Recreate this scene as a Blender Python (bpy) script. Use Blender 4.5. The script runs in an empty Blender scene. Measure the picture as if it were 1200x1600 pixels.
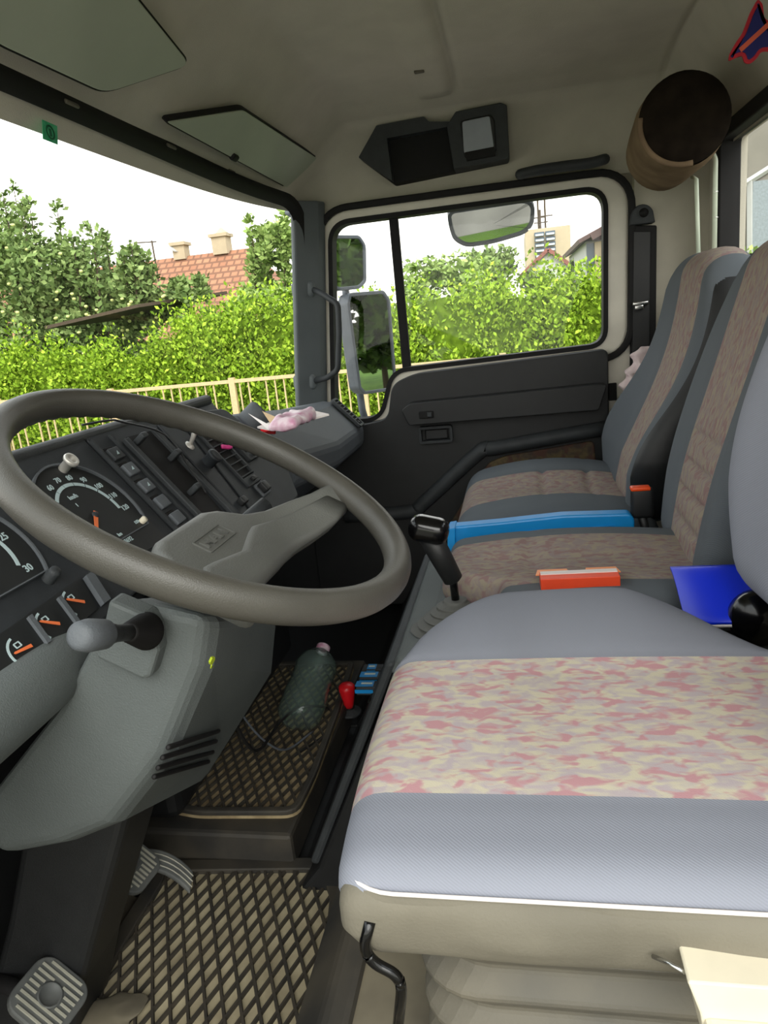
import bpy, math, random
from mathutils import Vector, Matrix, noise
random.seed(7)
S = bpy.context.scene
COL = S.collection
PI = math.pi
V = Vector

# ------------------------------------------------------------------ camera, sky, sun, exposure
F_PX = 1120.0
PSI, PIT, ROL = math.radians(11.6), math.radians(15.0), math.radians(5.9)
CAM = V((0, 0, 0.92))
_fh = V((-math.sin(PSI), math.cos(PSI), 0)); _up = V((0, 0, 1))
FW = math.cos(PIT) * _fh - math.sin(PIT) * _up
_r0 = _fh.cross(_up); _u0 = _r0.cross(FW)
RT = math.cos(ROL) * _r0 - math.sin(ROL) * _u0
UPV = math.sin(ROL) * _r0 + math.cos(ROL) * _u0
cd = bpy.data.cameras.new('camera')
cd.sensor_fit = 'HORIZONTAL'; cd.sensor_width = 36.0
cd.lens = 36.0 * F_PX / 1200.0
cd.clip_start = 0.02; cd.clip_end = 400
cam = bpy.data.objects.new('camera', cd); COL.objects.link(cam)
cam.matrix_world = Matrix.Translation(CAM) @ Matrix((RT, UPV, -FW)).transposed().to_4x4()
S.camera = cam

w = bpy.data.worlds.new('sky'); S.world = w; w.use_nodes = True
nt = w.node_tree; nt.nodes.clear()
tc = nt.nodes.new('ShaderNodeTexCoord'); sx = nt.nodes.new('ShaderNodeSeparateXYZ')
rp = nt.nodes.new('ShaderNodeValToRGB'); bg = nt.nodes.new('ShaderNodeBackground'); wo = nt.nodes.new('ShaderNodeOutputWorld')
nz = nt.nodes.new('ShaderNodeTexNoise'); nz.inputs['Scale'].default_value = 2.5; nz.inputs['Detail'].default_value = 4
mxs = nt.nodes.new('ShaderNodeMix'); mxs.data_type = 'RGBA'; mxs.inputs[0].default_value = 0.08
nt.links.new(tc.outputs['Generated'], sx.inputs[0]); nt.links.new(sx.outputs['Z'], rp.inputs[0])
nt.links.new(tc.outputs['Generated'], nz.inputs['Vector'])
rp.color_ramp.elements[0].color = (1.0, 0.97, 0.88, 1); rp.color_ramp.elements[0].position = 0.0
rp.color_ramp.elements[1].color = (0.86, 0.93, 0.95, 1); rp.color_ramp.elements[1].position = 0.6
nt.links.new(rp.outputs[0], mxs.inputs[6]); nt.links.new(nz.outputs['Fac'], mxs.inputs[7])
nt.links.new(mxs.outputs[2], bg.inputs[0]); nt.links.new(bg.outputs[0], wo.inputs[0])
bg.inputs[1].default_value = 1.3
sd = bpy.data.lights.new('hazy_sun', 'SUN'); sd.energy = 1.6; sd.angle = math.radians(50); sd.color = (1.0, 0.97, 0.9)
sun = bpy.data.objects.new('hazy_sun', sd); COL.objects.link(sun)
sun.rotation_euler = V((-0.25, 0.9, -0.75)).to_track_quat('-Z', 'Y').to_euler()
S.view_settings.view_transform = 'Standard'; S.view_settings.look = 'None'
S.view_settings.gamma = 1.0; S.view_settings.use_curve_mapping = False
S.view_settings.exposure = 1.1
S.cycles.max_bounces = 10; S.cycles.diffuse_bounces = 5; S.cycles.transparent_max_bounces = 24
S.cycles.use_denoising = True

def ray(px, py):
    return FW + RT * ((px - 600) / F_PX) + UPV * ((800 - py) / F_PX)
def at(px, py, ax, v):          # the point of a pixel's sight line on an axis plane of the cab
    d = ray(px, py); i = 'xyz'.index(ax)
    return CAM + d * ((v - CAM[i]) / d[i])

# ------------------------------------------------------------------ materials
def lin(c):
    return tuple(((x / 255) / 12.92 if x / 255 <= 0.04045 else ((x / 255 + 0.055) / 1.055) ** 2.4) for x in c) + (1,)
def newmat(name):
    m = bpy.data.materials.new(name); m.use_nodes = True
    return m, m.node_tree, m.node_tree.nodes['Principled BSDF']
def mat(name, c, rough=0.6, metal=0, var=0.12, nscale=30, bump=0.0, bscale=400, spec=0.5, c2=None, coat=0, emit=0):
    m, t, p = newmat(name)
    p.inputs['Roughness'].default_value = rough; p.inputs['Metallic'].default_value = metal
    p.inputs['Specular IOR Level'].default_value = spec
    if coat: p.inputs['Coat Weight'].default_value = coat; p.inputs['Coat Roughness'].default_value = 0.08
    tcn = t.nodes.new('ShaderNodeTexCoord')
    n = t.nodes.new('ShaderNodeTexNoise'); n.inputs['Scale'].default_value = nscale; n.inputs['Detail'].default_value = 5
    t.links.new(tcn.outputs['Object'], n.inputs['Vector'])
    r = t.nodes.new('ShaderNodeValToRGB')
    a = lin(c); b = lin(c2) if c2 else tuple(min(1, x * (1 + var)) for x in a[:3]) + (1,)
    a2 = a if c2 else tuple(x * (1 - var) for x in a[:3]) + (1,)
    r.color_ramp.elements[0].position = 0.35; r.color_ramp.elements[1].position = 0.65
    r.color_ramp.elements[0].color = a2; r.color_ramp.elements[1].color = b
    t.links.new(n.outputs['Fac'], r.inputs[0]); t.links.new(r.outputs[0], p.inputs['Base Color'])
    if bump:
        n2 = t.nodes.new('ShaderNodeTexNoise'); n2.inputs['Scale'].default_value = bscale
        t.links.new(tcn.outputs['Object'], n2.inputs['Vector'])
        bp = t.nodes.new('ShaderNodeBump'); bp.inputs['Strength'].default_value = bump; bp.inputs['Distance'].default_value = 0.002
        t.links.new(n2.outputs['Fac'], bp.inputs['Height']); t.links.new(bp.outputs[0], p.inputs['Normal'])
    return m
def fabric_pattern(name, pink, cream, grey, scale=1.0):
    m, t, p = newmat(name); p.inputs['Roughness'].default_value = 0.95; p.inputs['Specular IOR Level'].default_value = 0.15
    tcn = t.nodes.new('ShaderNodeTexCoord'); mp = t.nodes.new('ShaderNodeMapping')
    mp.inputs['Scale'].default_value = (38 * scale, 75 * scale, 38 * scale)
    t.links.new(tcn.outputs['Object'], mp.inputs[0])
    def ns(off, sc, dist):
        n = t.nodes.new('ShaderNodeTexNoise'); n.inputs['Scale'].default_value = sc; n.inputs['Detail'].default_value = 2.0
        n.inputs['Distortion'].default_value = dist
        m2 = t.nodes.new('ShaderNodeMapping'); m2.inputs['Location'].default_value = (off, off * 2, off)
        t.links.new(mp.outputs[0], m2.inputs[0]); t.links.new(m2.outputs[0], n.inputs['Vector']); return n
    n1, n2 = ns(0, 0.9, 0.6), ns(7.3, 0.8, 0.5)
    def step(n, lo, hi):
        r = t.nodes.new('ShaderNodeMapRange'); r.inputs[1].default_value = lo; r.inputs[2].default_value = hi
        t.links.new(n.outputs['Fac'], r.inputs[0]); return r
    s1, s2 = step(n1, 0.40, 0.60), step(n2, 0.50, 0.62)
    a = t.nodes.new('ShaderNodeMix'); a.data_type = 'RGBA'; a.inputs[6].default_value = lin(grey); a.inputs[7].default_value = lin(cream)
    b = t.nodes.new('ShaderNodeMix'); b.data_type = 'RGBA'; b.inputs[7].default_value = lin(pink)
    t.links.new(s1.outputs[0], a.inputs[0]); t.links.new(a.outputs[2], b.inputs[6]); t.links.new(s2.outputs[0], b.inputs[0])
    t.links.new(b.outputs[2], p.inputs['Base Color'])
    w_ = t.nodes.new('ShaderNodeTexNoise'); w_.inputs['Scale'].default_value = 900
    t.links.new(tcn.outputs['Object'], w_.inputs['Vector'])
    bp = t.nodes.new('ShaderNodeBump'); bp.inputs['Strength'].default_value = 0.25; bp.inputs['Distance'].default_value = 0.001
    t.links.new(w_.outputs['Fac'], bp.inputs['Height']); t.links.new(bp.outputs[0], p.inputs['Normal'])
    return m
def weave(name, c):
    m, t, p = newmat(name); p.inputs['Roughness'].default_value = 0.95; p.inputs['Specular IOR Level'].default_value = 0.15
    tcn = t.nodes.new('ShaderNodeTexCoord'); wv = t.nodes.new('ShaderNodeTexWave')
    wv.bands_direction = 'DIAGONAL'; wv.inputs['Scale'].default_value = 190; wv.inputs['Distortion'].default_value = 0.6
    t.links.new(tcn.outputs['Object'], wv.inputs['Vector'])
    r = t.nodes.new('ShaderNodeMix'); r.data_type = 'RGBA'; a = lin(c)
    r.inputs[6].default_value = tuple(x * 0.93 for x in a[:3]) + (1,); r.inputs[7].default_value = tuple(min(1, x * 1.05) for x in a[:3]) + (1,)
    t.links.new(wv.outputs['Fac'], r.inputs[0]); t.links.new(r.outputs[2], p.inputs['Base Color'])
    bp = t.nodes.new('ShaderNodeBump'); bp.inputs['Strength'].default_value = 0.2; bp.inputs['Distance'].default_value = 0.001
    t.links.new(wv.outputs['Fac'], bp.inputs['Height']); t.links.new(bp.outputs[0], p.inputs['Normal'])
    return m
def glass_mat(name, tint=(1, 1, 1), refl=0.05):
    m = bpy.data.materials.new(name); m.use_nodes = True; t = m.node_tree; t.nodes.clear()
    o = t.nodes.new('ShaderNodeOutputMaterial'); tr = t.nodes.new('ShaderNodeBsdfTransparent'); gl = t.nodes.new('ShaderNodeBsdfGlossy')
    tr.inputs[0].default_value = tint + (1,); gl.inputs['Roughness'].default_value = 0.02
    lw = t.nodes.new('ShaderNodeLayerWeight'); pwn = t.nodes.new('ShaderNodeMath'); pwn.operation = 'POWER'; pwn.inputs[1].default_value = 5
    fr = t.nodes.new('ShaderNodeMath'); fr.operation = 'MULTIPLY_ADD'; fr.inputs[1].default_value = 0.35; fr.inputs[2].default_value = refl
    t.links.new(lw.outputs['Facing'], pwn.inputs[0]); t.links.new(pwn.outputs[0], fr.inputs[0])
    mx = t.nodes.new('ShaderNodeMixShader'); t.links.new(fr.outputs[0], mx.inputs[0])
    t.links.new(tr.outputs[0], mx.inputs[1]); t.links.new(gl.outputs[0], mx.inputs[2]); t.links.new(mx.outputs[0], o.inputs[0])
    return m
M = {}
M['liner'] = mat('headliner_cloth', (188, 183, 168), 0.95, var=0.04, nscale=14, bump=0.3, bscale=500, spec=0.1)
M['visor'] = mat('visor_vinyl', (166, 173, 154), 0.7, var=0.05, nscale=6)
M['sealB'] = mat('black_rubber', (20, 19, 19), 0.7, spec=0.3)
M['black'] = mat('black_plastic', (24, 25, 26), 0.5, bump=0.15, bscale=700)
M['dark'] = mat('dark_grey_plastic', (48, 51, 53), 0.6, bump=0.3, bscale=600, spec=0.4)
M['panel'] = mat('instrument_plastic', (40, 43, 46), 0.55, bump=0.2, bscale=800, spec=0.35)
M['grey'] = mat('grey_moulded_plastic', (84, 89, 88), 0.6, var=0.07, nscale=9, bump=0.35, bscale=600, spec=0.4)
M['dashgrey'] = mat('dashboard_grey_plastic', (84, 88, 92), 0.6, var=0.07, nscale=9, bump=0.3, bscale=600, spec=0.4)
M['pillar'] = mat('pillar_grey_plastic', (86, 92, 94), 0.6, var=0.08, nscale=9, bump=0.2)
M['wheel'] = mat('worn_wheel_leatherette', (70, 68, 62), 0.42, var=0.12, nscale=12, bump=0.2, bscale=900, spec=0.5)
M['hub'] = mat('wheel_hub_grey', (92, 93, 89), 0.5, var=0.08, nscale=10, bump=0.25, bscale=500)
M['cream'] = mat('cream_painted_metal', (205, 200, 186), 0.45, var=0.06, nscale=12)
M['creamp'] = mat('cream_plastic', (214, 205, 182), 0.5, var=0.06, nscale=20)
M['seat'] = weave('grey_seat_weave', (132, 135, 145))
M['seat_shade'] = weave('shaded_seat_weave', (94, 99, 104))  # the grey seat weave again, darkened to paint in shade on the far seats
M['skirt'] = mat('dusty_vinyl_skirt', (106, 101, 88), 0.75, var=0.15, nscale=8, bump=0.2)
M['pat'] = fabric_pattern('pink_cream_seat_pattern', (178, 136, 140), (188, 181, 160), (172, 161, 163), 1.45)
M['pat_shade'] = fabric_pattern('shaded_seat_pattern', (134, 110, 108), (146, 136, 120), (136, 124, 121), 1.7)  # the pink and cream pattern with the far seats' shade put into its colours
M['patd'] = fabric_pattern('dark_door_fabric', (84, 62, 54), (98, 86, 62), (72, 62, 56))
M['rubber'] = mat('black_floor_rubber', (38, 37, 35), 0.65, var=0.25, nscale=10, c2=(66, 61, 52))
M['matrub'] = mat('dusty_mat_rib', (44, 41, 36), 0.7, nscale=25, c2=(62, 56, 46))
M['dirt'] = mat('dusty_mat_cell', (140, 130, 106), 0.95, nscale=16, c2=(172, 162, 134), spec=0.1)
M['dirtd'] = mat('brown_dusty_mat_cell', (122, 106, 80), 0.95, nscale=30, c2=(160, 144, 112), spec=0.1)
M['bellow'] = mat('dusty_bellows_rubber', (78, 75, 67), 0.7, nscale=7, c2=(100, 94, 80), bump=0.15)
M['boot'] = mat('grey_rubber_boot', (84, 84, 80), 0.65, nscale=12)
M['dustfloor'] = mat('dusty_floor_panel', (78, 72, 60), 0.85, nscale=6, c2=(122, 114, 94))
M['chrome'] = mat('bright_metal', (190, 190, 188), 0.25, metal=1, var=0.03)
M['satin'] = mat('satin_metal', (196, 192, 184), 0.35, metal=0.4, var=0.03)
M['alu'] = mat('ribbed_pedal_rubber', (74, 76, 75), 0.6, nscale=20, c2=(94, 95, 92))
M['pedline'] = mat('pedal_worn_ribs', (158, 156, 142), 0.5)
M['gloss'] = mat('gloss_black_knob', (8, 8, 9), 0.2, coat=0.15, spec=0.35)
M['red'] = mat('red_plastic', (214, 26, 34), 0.35, var=0.06)
M['orange'] = mat('orange_red_carton', (232, 74, 36), 0.5, var=0.05)
M['orangel'] = mat('orange_carton_flap', (240, 150, 92), 0.5, var=0.05)
M['buckle'] = mat('orange_buckle_button', (238, 78, 22), 0.35, var=0.03)
M['cyan'] = mat('bright_blue_plastic', (8, 136, 206), 0.4, var=0.06, nscale=12)
M['blue'] = mat('royal_blue_vinyl', (8, 44, 208), 0.35, var=0.06, nscale=8)
M['paper'] = mat('white_card', (226, 218, 214), 0.7, var=0.04)
M['kraft'] = mat('kraft_card', (202, 172, 132), 0.8, var=0.06)
M['pinkfilm'] = mat('pink_printed_film', (196, 130, 162), 0.35, nscale=60, c2=(226, 206, 214))
M['pinkcloth'] = mat('pale_pink_cloth', (206, 184, 186), 0.9, nscale=40, c2=(224, 208, 206))
M['magenta'] = mat('magenta_clip', (206, 62, 130), 0.5)
M['needle'] = mat('orange_needle', (228, 116, 66), 0.45, var=0.05)
M['dial'] = mat('dial_face_black', (24, 26, 27), 0.5)
M['mark'] = mat('dial_marks', (172, 190, 192), 0.6, var=0.03)
M['blanket'] = mat('brown_blanket', (112, 94, 76), 0.98, nscale=16, c2=(132, 112, 90), spec=0.05)
M['blanketd'] = mat('dark_blanket_lining', (30, 25, 21), 0.98, nscale=30, c2=(40, 34, 28), spec=0.05)
M['white'] = mat('greenish_white_plastic', (206, 216, 196), 0.4, var=0.04)
M['green'] = mat('green_sticker_film', (52, 166, 116), 0.5, nscale=80, c2=(84, 190, 140))
M['greend'] = mat('green_sticker_ink', (26, 98, 66), 0.5)
M['leafy'] = mat('lime_leaf', (172, 190, 44), 0.5)
M['tblue'] = mat('navy_felt', (32, 34, 96), 0.9)
M['tred'] = mat('red_felt_edge', (176, 34, 48), 0.9)
M['tor'] = mat('orange_felt_stripe', (206, 92, 66), 0.9)
M['lamp'] = mat('frosted_lamp_lens', (150, 156, 164), 0.3, var=0.04)
M['mirror'] = mat('mirror_glass', (225, 228, 228), 0.015, metal=1, var=0.0)
M['mframe'] = mat('grey_mirror_housing', (94, 100, 108), 0.5)
M['glass'] = glass_mat('window_glass', refl=0.012)
M['dglass'] = glass_mat('dial_glass', (0.93, 0.95, 0.95))
m, t, p = newmat('bottle_plastic'); M['bottle'] = m
p.inputs['Base Color'].default_value = (0.78, 0.93, 0.88, 1); p.inputs['Transmission Weight'].default_value = 0.96
p.inputs['Roughness'].default_value = 0.04; p.inputs['IOR'].default_value = 1.25
M['fencem'] = mat('beige_fence_paint', (196, 168, 128), 0.6, var=0.08)
M['grass'] = mat('lawn', (52, 78, 22), 0.95, nscale=3, c2=(84, 112, 36), spec=0.1)
M['pave'] = mat('pavement', (120, 116, 108), 0.9, nscale=4, c2=(140, 136, 126), spec=0.1)
M['bark'] = mat('bark', (70, 58, 44), 0.9)
def leafmat(name, a, b, c):
    m, t, p = newmat(name); p.inputs['Roughness'].default_value = 0.8; p.inputs['Specular IOR Level'].default_value = 0.15
    g = t.nodes.new('ShaderNodeNewGeometry'); r = t.nodes.new('ShaderNodeValToRGB')
    r.color_ramp.elements[0].color = lin(a); r.color_ramp.elements[1].color = lin(c)
    e = r.color_ramp.elements.new(0.5); e.color = lin(b)
    t.links.new(g.outputs['Random Per Island'], r.inputs[0]); t.links.new(r.outputs[0], p.inputs['Base Color'])
    return m
M['hedge'] = leafmat('thuja_foliage', (84, 112, 24), (128, 160, 40), (170, 196, 66))
M['decid'] = leafmat('broad_leaves', (84, 106, 58), (116, 138, 78), (148, 166, 104))
M['poplar'] = leafmat('pale_leaves', (104, 128, 66), (136, 160, 86), (168, 188, 112))
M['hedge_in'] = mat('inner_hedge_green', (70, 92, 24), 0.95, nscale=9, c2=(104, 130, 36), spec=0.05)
M['bushd'] = leafmat('dark_leaves', (44, 64, 24), (62, 86, 32), (84, 108, 44))
M['apple'] = mat('pale_apple', (200, 206, 130), 0.5)
M['plaster'] = mat('beige_plaster', (176, 160, 134), 0.9, var=0.05, nscale=3)
M['rearwall'] = mat('grey_beige_panels', (124, 120, 110), 0.85, var=0.05, nscale=3)
M['rearpanel'] = mat('blue_grey_panel', (128, 138, 142), 0.5)
M['plasterw'] = mat('white_plaster', (186, 186, 182), 0.9, var=0.04, nscale=3)
M['wglass'] = mat('blue_grey_panes', (70, 84, 96), 0.2)
M['balc'] = mat('pale_balcony', (190, 200, 206), 0.6)
M['eave'] = mat('brown_eave', (104, 84, 80), 0.8, nscale=4)
M['roofred'] = mat('red_brown_roof', (136, 84, 74), 0.8, nscale=4)
def tile_mat():
    m, t, p = newmat('clay_roof_tiles'); p.inputs['Roughness'].default_value = 0.85
    tcn = t.nodes.new('ShaderNodeTexCoord'); br = t.nodes.new('ShaderNodeTexBrick')
    mp = t.nodes.new('ShaderNodeMapping'); mp.inputs['Rotation'].default_value = (PI / 2, 0, 0)
    t.links.new(tcn.outputs['Object'], mp.inputs[0]); t.links.new(mp.outputs[0], br.inputs['Vector'])
    br.inputs['Color1'].default_value = lin((166, 118, 88)); br.inputs['Color2'].default_value = lin((150, 102, 76)); br.inputs['Mortar'].default_value = lin((116, 80, 60))
    br.inputs['Scale'].default_value = 1.0; br.inputs['Brick Width'].default_value = 0.26; br.inputs['Row Height'].default_value = 0.19; br.inputs['Mortar Size'].default_value = 0.035
    t.links.new(br.outputs[0], p.inputs['Base Color']); return m
M['tiles'] = tile_mat()

# ------------------------------------------------------------------ mesh building
WORLD = {}
class MB:
    def __init__(s, mtx=None):
        s.v = []; s.f = []; s.m = []; s.sm = []; s.mtx = mtx
    def add(s, vs, fs, mi=0, smooth=False, mtx=None):
        k = len(s.v)
        for p in vs:
            p = V(p)
            if mtx is not None: p = mtx @ p
            if s.mtx is not None: p = s.mtx @ p
            s.v.append(p)
        for i, f in enumerate(fs):
            s.f.append([k + j for j in f]); s.m.append(mi[i] if isinstance(mi, list) else mi); s.sm.append(smooth)
        return s
    def box(s, c, d, mi=0, mtx=None):
        x, y, z = [q / 2 for q in d]; c = V(c)
        vs = [c + V((a * x, b * y, e * z)) for a in (-1, 1) for b in (-1, 1) for e in (-1, 1)]
        return s.add(vs, [(0, 1, 3, 2), (4, 6, 7, 5), (0, 4, 5, 1), (2, 3, 7, 6), (0, 2, 6, 4), (1, 5, 7, 3)], mi, False, mtx)
    def rbox(s, c, d, r, n=3, mid=1, mi=0, mtx=None, fn=None, mf=None):
        h = [q / 2 for q in d]; c = V(c); ax = []
        for q in range(3):
            rr = min(r, h[q] * 0.999); mm = mid if isinstance(mid, int) else mid[q]
            e = [-h[q] + rr * (1 - math.cos(PI / 2 * i / n)) for i in range(n)]
            e += [-h[q] + rr + (2 * h[q] - 2 * rr) * i / mm for i in range(mm + 1)]
            e += [h[q] - rr * (1 - math.cos(PI / 2 * i / n)) for i in range(n - 1, -1, -1)]
            ax.append(e)
        vs = []; idx = {}; fs = []; ms = []
        def vid(i, j, k):
            key = (i, j, k)
            if key not in idx:
                p = V((ax[0][i], ax[1][j], ax[2][k]))
                inn = V([max(-h[q] + min(r, h[q] * 0.999), min(h[q] - min(r, h[q] * 0.999), p[q])) for q in range(3)])
                dd = p - inn
                rr = V([min(r, h[q] * 0.999) for q in range(3)])
                nn = V([dd[q] / rr[q] for q in range(3)])
                if nn.length > 1e-9:
                    nn.normalize(); p = inn + V([nn[q] * rr[q] for q in range(3)])
                idx[key] = len(vs); vs.append((p, V((p[0] / h[0], p[1] / h[1], p[2] / h[2]))))
            return idx[key]
        L = [len(a) - 1 for a in ax]
        def quad(a, b, cc, dd_):
            f = (a, b, cc, dd_)
            if len(set(f)) > 2:
                fs.append(f)
                if mf:
                    q = sum((vs[k][1] for k in f), V()) / 4; ms.append(mf(q))
                else: ms.append(mi)
        for i in range(L[0]):
            for j in range(L[1]):
                quad(vid(i, j, 0), vid(i, j + 1, 0), vid(i + 1, j + 1, 0), vid(i + 1, j, 0))
                quad(vid(i, j, L[2]), vid(i + 1, j, L[2]), vid(i + 1, j + 1, L[2]), vid(i, j + 1, L[2]))
        for i in range(L[0]):
            for k in range(L[2]):
                quad(vid(i, 0, k), vid(i + 1, 0, k), vid(i + 1, 0, k + 1), vid(i, 0, k + 1))
                quad(vid(i, L[1], k), vid(i, L[1], k + 1), vid(i + 1, L[1], k + 1), vid(i + 1, L[1], k))
        for j in range(L[1]):
            for k in range(L[2]):
                quad(vid(0, j, k), vid(0, j, k + 1), vid(0, j + 1, k + 1), vid(0, j + 1, k))
                quad(vid(L[0], j, k), vid(L[0], j + 1, k), vid(L[0], j + 1, k + 1), vid(L[0], j, k + 1))
        out = []
        for p, u in vs:
            q = fn(p.copy(), u) if fn else p
            out.append(c + q)
        return s.add(out, fs, ms, True, mtx)
    def tube(s, path, r, n=10, mi=0, closed=False, cap=True, mtx=None, smooth=True):
        P = [V(p) for p in path]; N = len(P)
        R = r if isinstance(r, (list, tuple)) else [r] * N
        T = []
        for i in range(N):
            if closed: a, b = P[i - 1], P[(i + 1) % N]
            else: a, b = P[max(0, i - 1)], P[min(N - 1, i + 1)]
            T.append((b - a).normalized())
        ref = V((0, 0, 1)) if abs(T[0].z) < 0.9 else V((1, 0, 0))
        u = (ref - T[0] * ref.dot(T[0])).normalized(); vs = []
        for i in range(N):
            u = (u - T[i] * u.dot(T[i])).normalized(); w_ = T[i].cross(u)
            for k in range(n):
                a = 2 * PI * k / n; vs.append(P[i] + (u * math.cos(a) + w_ * math.sin(a)) * R[i])
        fs = []
        for i in range(N if closed else N - 1):
            for k in range(n):
                j = (i + 1) % N
                fs.append((i * n + k, i * n + (k + 1) % n, j * n + (k + 1) % n, j * n + k))
        if cap and not closed:
            fs.append(tuple(range(n))[::-1]); fs.append(tuple((N - 1) * n + k for k in range(n)))
        return s.add(vs, fs, mi, smooth, mtx)
    def lathe(s, prof, n=24, mi=0, mtx=None, smooth=True, mf=None):   # prof: (r, z) about +z
        vs = []; fs = []; ms = []
        for r_, z in prof:
            for k in range(n):
                a = 2 * PI * k / n; vs.append((max(r_, 1e-5) * math.cos(a), max(r_, 1e-5) * math.sin(a), z))
        for i in range(len(prof) - 1):
            for k in range(n):
                fs.append((i * n + k, i * n + (k + 1) % n, (i + 1) * n + (k + 1) % n, (i + 1) * n + k)); ms.append(mf(i) if mf else mi)
        return s.add(vs, fs, ms, smooth, mtx)
    def prism(s, poly, z0, z1, mi=0, mtx=None, smooth=False):        # poly in xy, extruded in z
        n = len(poly); vs = [(x, y, z0) for x, y in poly] + [(x, y, z1) for x, y in poly]
        fs = [tuple(range(n))[::-1], tuple(range(n, 2 * n))] + [(i, (i + 1) % n, n + (i + 1) % n, n + i) for i in range(n)]
        return s.add(vs, fs, mi, smooth, mtx)
    def sheet(s, pts, th, mi=0):        # planar polygon in space given a thickness
        P = [V(p) for p in pts]; n = V()
        for i in range(len(P)): n += P[i].cross(P[(i + 1) % len(P)])
        n.normalize(); k = len(P)
        vs = [p - n * th / 2 for p in P] + [p + n * th / 2 for p in P]
        fs = [tuple(range(k))[::-1], tuple(range(k, 2 * k))] + [(i, (i + 1) % k, k + (i + 1) % k, k + i) for i in range(k)]
        return s.add(vs, fs, mi)
    def build(s, name, mats, parent=None, bevel=0, seg=2, auto=None, label=None, cat=None, group=None, kind=None, origin=None, recalc=True):
        if not isinstance(mats, (list, tuple)): mats = [mats]
        c = V(origin) if origin is not None else None
        if c is None:
            lo = V([min(p[i] for p in s.v) for i in range(3)]); hi = V([max(p[i] for p in s.v) for i in range(3)])
            c = (lo + hi) / 2
            if parent is None: c.z = lo.z
        me = bpy.data.meshes.new(name); me.from_pydata([tuple(p - c) for p in s.v], [], s.f)
        for m_ in mats: me.materials.append(M[m_] if isinstance(m_, str) else m_)
        me.polygons.foreach_set('material_index', s.m); me.polygons.foreach_set('use_smooth', s.sm)
        if recalc and len(s.f) < 40000:
            import bmesh
            b = bmesh.new(); b.from_mesh(me); bmesh.ops.recalc_face_normals(b, faces=b.faces); b.to_mesh(me); b.free()
        me.update()
        o = bpy.data.objects.new(name, me); COL.objects.link(o)
        if bevel:
            md = o.modifiers.new('bevel', 'BEVEL'); md.width = bevel; md.segments = seg; md.limit_method = 'ANGLE'; md.angle_limit = math.radians(35)
            md.harden_normals = False
        WORLD[o.name] = c
        if parent is not None:
            o.parent = parent; o.location = c - WORLD[parent.name]
        else: o.location = c
        tag(o, label, cat, group, kind)
        return o
def tag(o, label=None, cat=None, group=None, kind=None):
    if label: o['label'] = label
    if cat: o['category'] = cat
    if group: o['group'] = group
    if kind: o['kind'] = kind
def thing(name, loc, label=None, cat=None, group=None, kind=None):
    o = bpy.data.objects.new(name, None); COL.objects.link(o); o.location = loc; o.empty_display_size = 0.05
    WORLD[o.name] = V(loc); tag(o, label, cat, group, kind); return o
def frame(O, ax, ay):
    ax = V(ax).normalized(); ay = V(ay); ay = (ay - ax * ay.dot(ax)).normalized(); az = ax.cross(ay)
    return Matrix.Translation(V(O)) @ Matrix((ax, ay, az)).transposed().to_4x4()
def frame_z(O, d, up=(0, 0, 1)):
    d = V(d).normalized(); ax = V(up).cross(d)
    if ax.length < 1e-4: ax = V((1, 0, 0))
    ax.normalize(); ay = d.cross(ax)
    return Matrix.Translation(V(O)) @ Matrix((ax, ay, d)).transposed().to_4x4()
def arc_poly(cx, cy, r, a0, a1, n):
    return [(cx + r * math.cos(math.radians(a0 + (a1 - a0) * i / n)), cy + r * math.sin(math.radians(a0 + (a1 - a0) * i / n))) for i in range(n + 1)]
def rrect(x0, y0, x1, y1, r, n=5):
    return arc_poly(x1 - r, y0 + r, r, -90, 0, n) + arc_poly(x1 - r, y1 - r, r, 0, 90, n) + arc_poly(x0 + r, y1 - r, r, 90, 180, n) + arc_poly(x0 + r, y0 + r, r, 180, 270, n)
def round_poly(pts, rads, n=5):         # rounds each corner of a polygon (2D)
    out = []; N = len(pts)
    for i in range(N):
        p = V(pts[i]).to_2d() if len(pts[i]) > 2 else V(pts[i]); a = V(pts[i - 1]); b = V(pts[(i + 1) % N])
        r = rads[i] if isinstance(rads, (list, tuple)) else rads
        if r <= 0: out.append(tuple(p)); continue
        p0 = p + (a - p).normalized() * r; p1 = p + (b - p).normalized() * r
        for k in range(n + 1):
            t_ = k / n; q = p0 * (1 - t_) ** 2 + p * 2 * t_ * (1 - t_) + p1 * t_ ** 2; out.append(tuple(q))
    return out
def ring_between(mb, outer, inner, z0, z1, mi=0, mtx=None):
    n = len(outer); vs = [(x, y, z0) for x, y in outer] + [(x, y, z0) for x, y in inner] + [(x, y, z1) for x, y in outer] + [(x, y, z1) for x, y in inner]
    fs = []
    for i in range(n):
        j = (i + 1) % n
        fs += [(i, n + i, n + j, j), (2 * n + i, 2 * n + j, 3 * n + j, 3 * n + i), (i, j, 2 * n + j, 2 * n + i), (n + i, 3 * n + i, 3 * n + j, n + j)]
    mb.add(vs, fs, mi, False, mtx)
def text_mb(txt, size, mtx, depth=0.0006, bold=0.0):
    cu = bpy.data.curves.new('lettering', 'FONT'); cu.body = txt; cu.size = size; cu.extrude = depth / 2; cu.offset = bold
    cu.align_x = 'CENTER'; cu.align_y = 'CENTER'; cu.resolution_u = 3
    o = bpy.data.objects.new('lettering', cu); COL.objects.link(o)
    dg = bpy.context.evaluated_depsgraph_get(); me = bpy.data.meshes.new_from_object(o.evaluated_get(dg))
    vs = [v.co.copy() for v in me.vertices]; fs = [tuple(p.vertices) for p in me.polygons]
    bpy.data.objects.remove(o); bpy.data.curves.remove(cu); bpy.data.meshes.remove(me)
    return vs, fs
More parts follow.
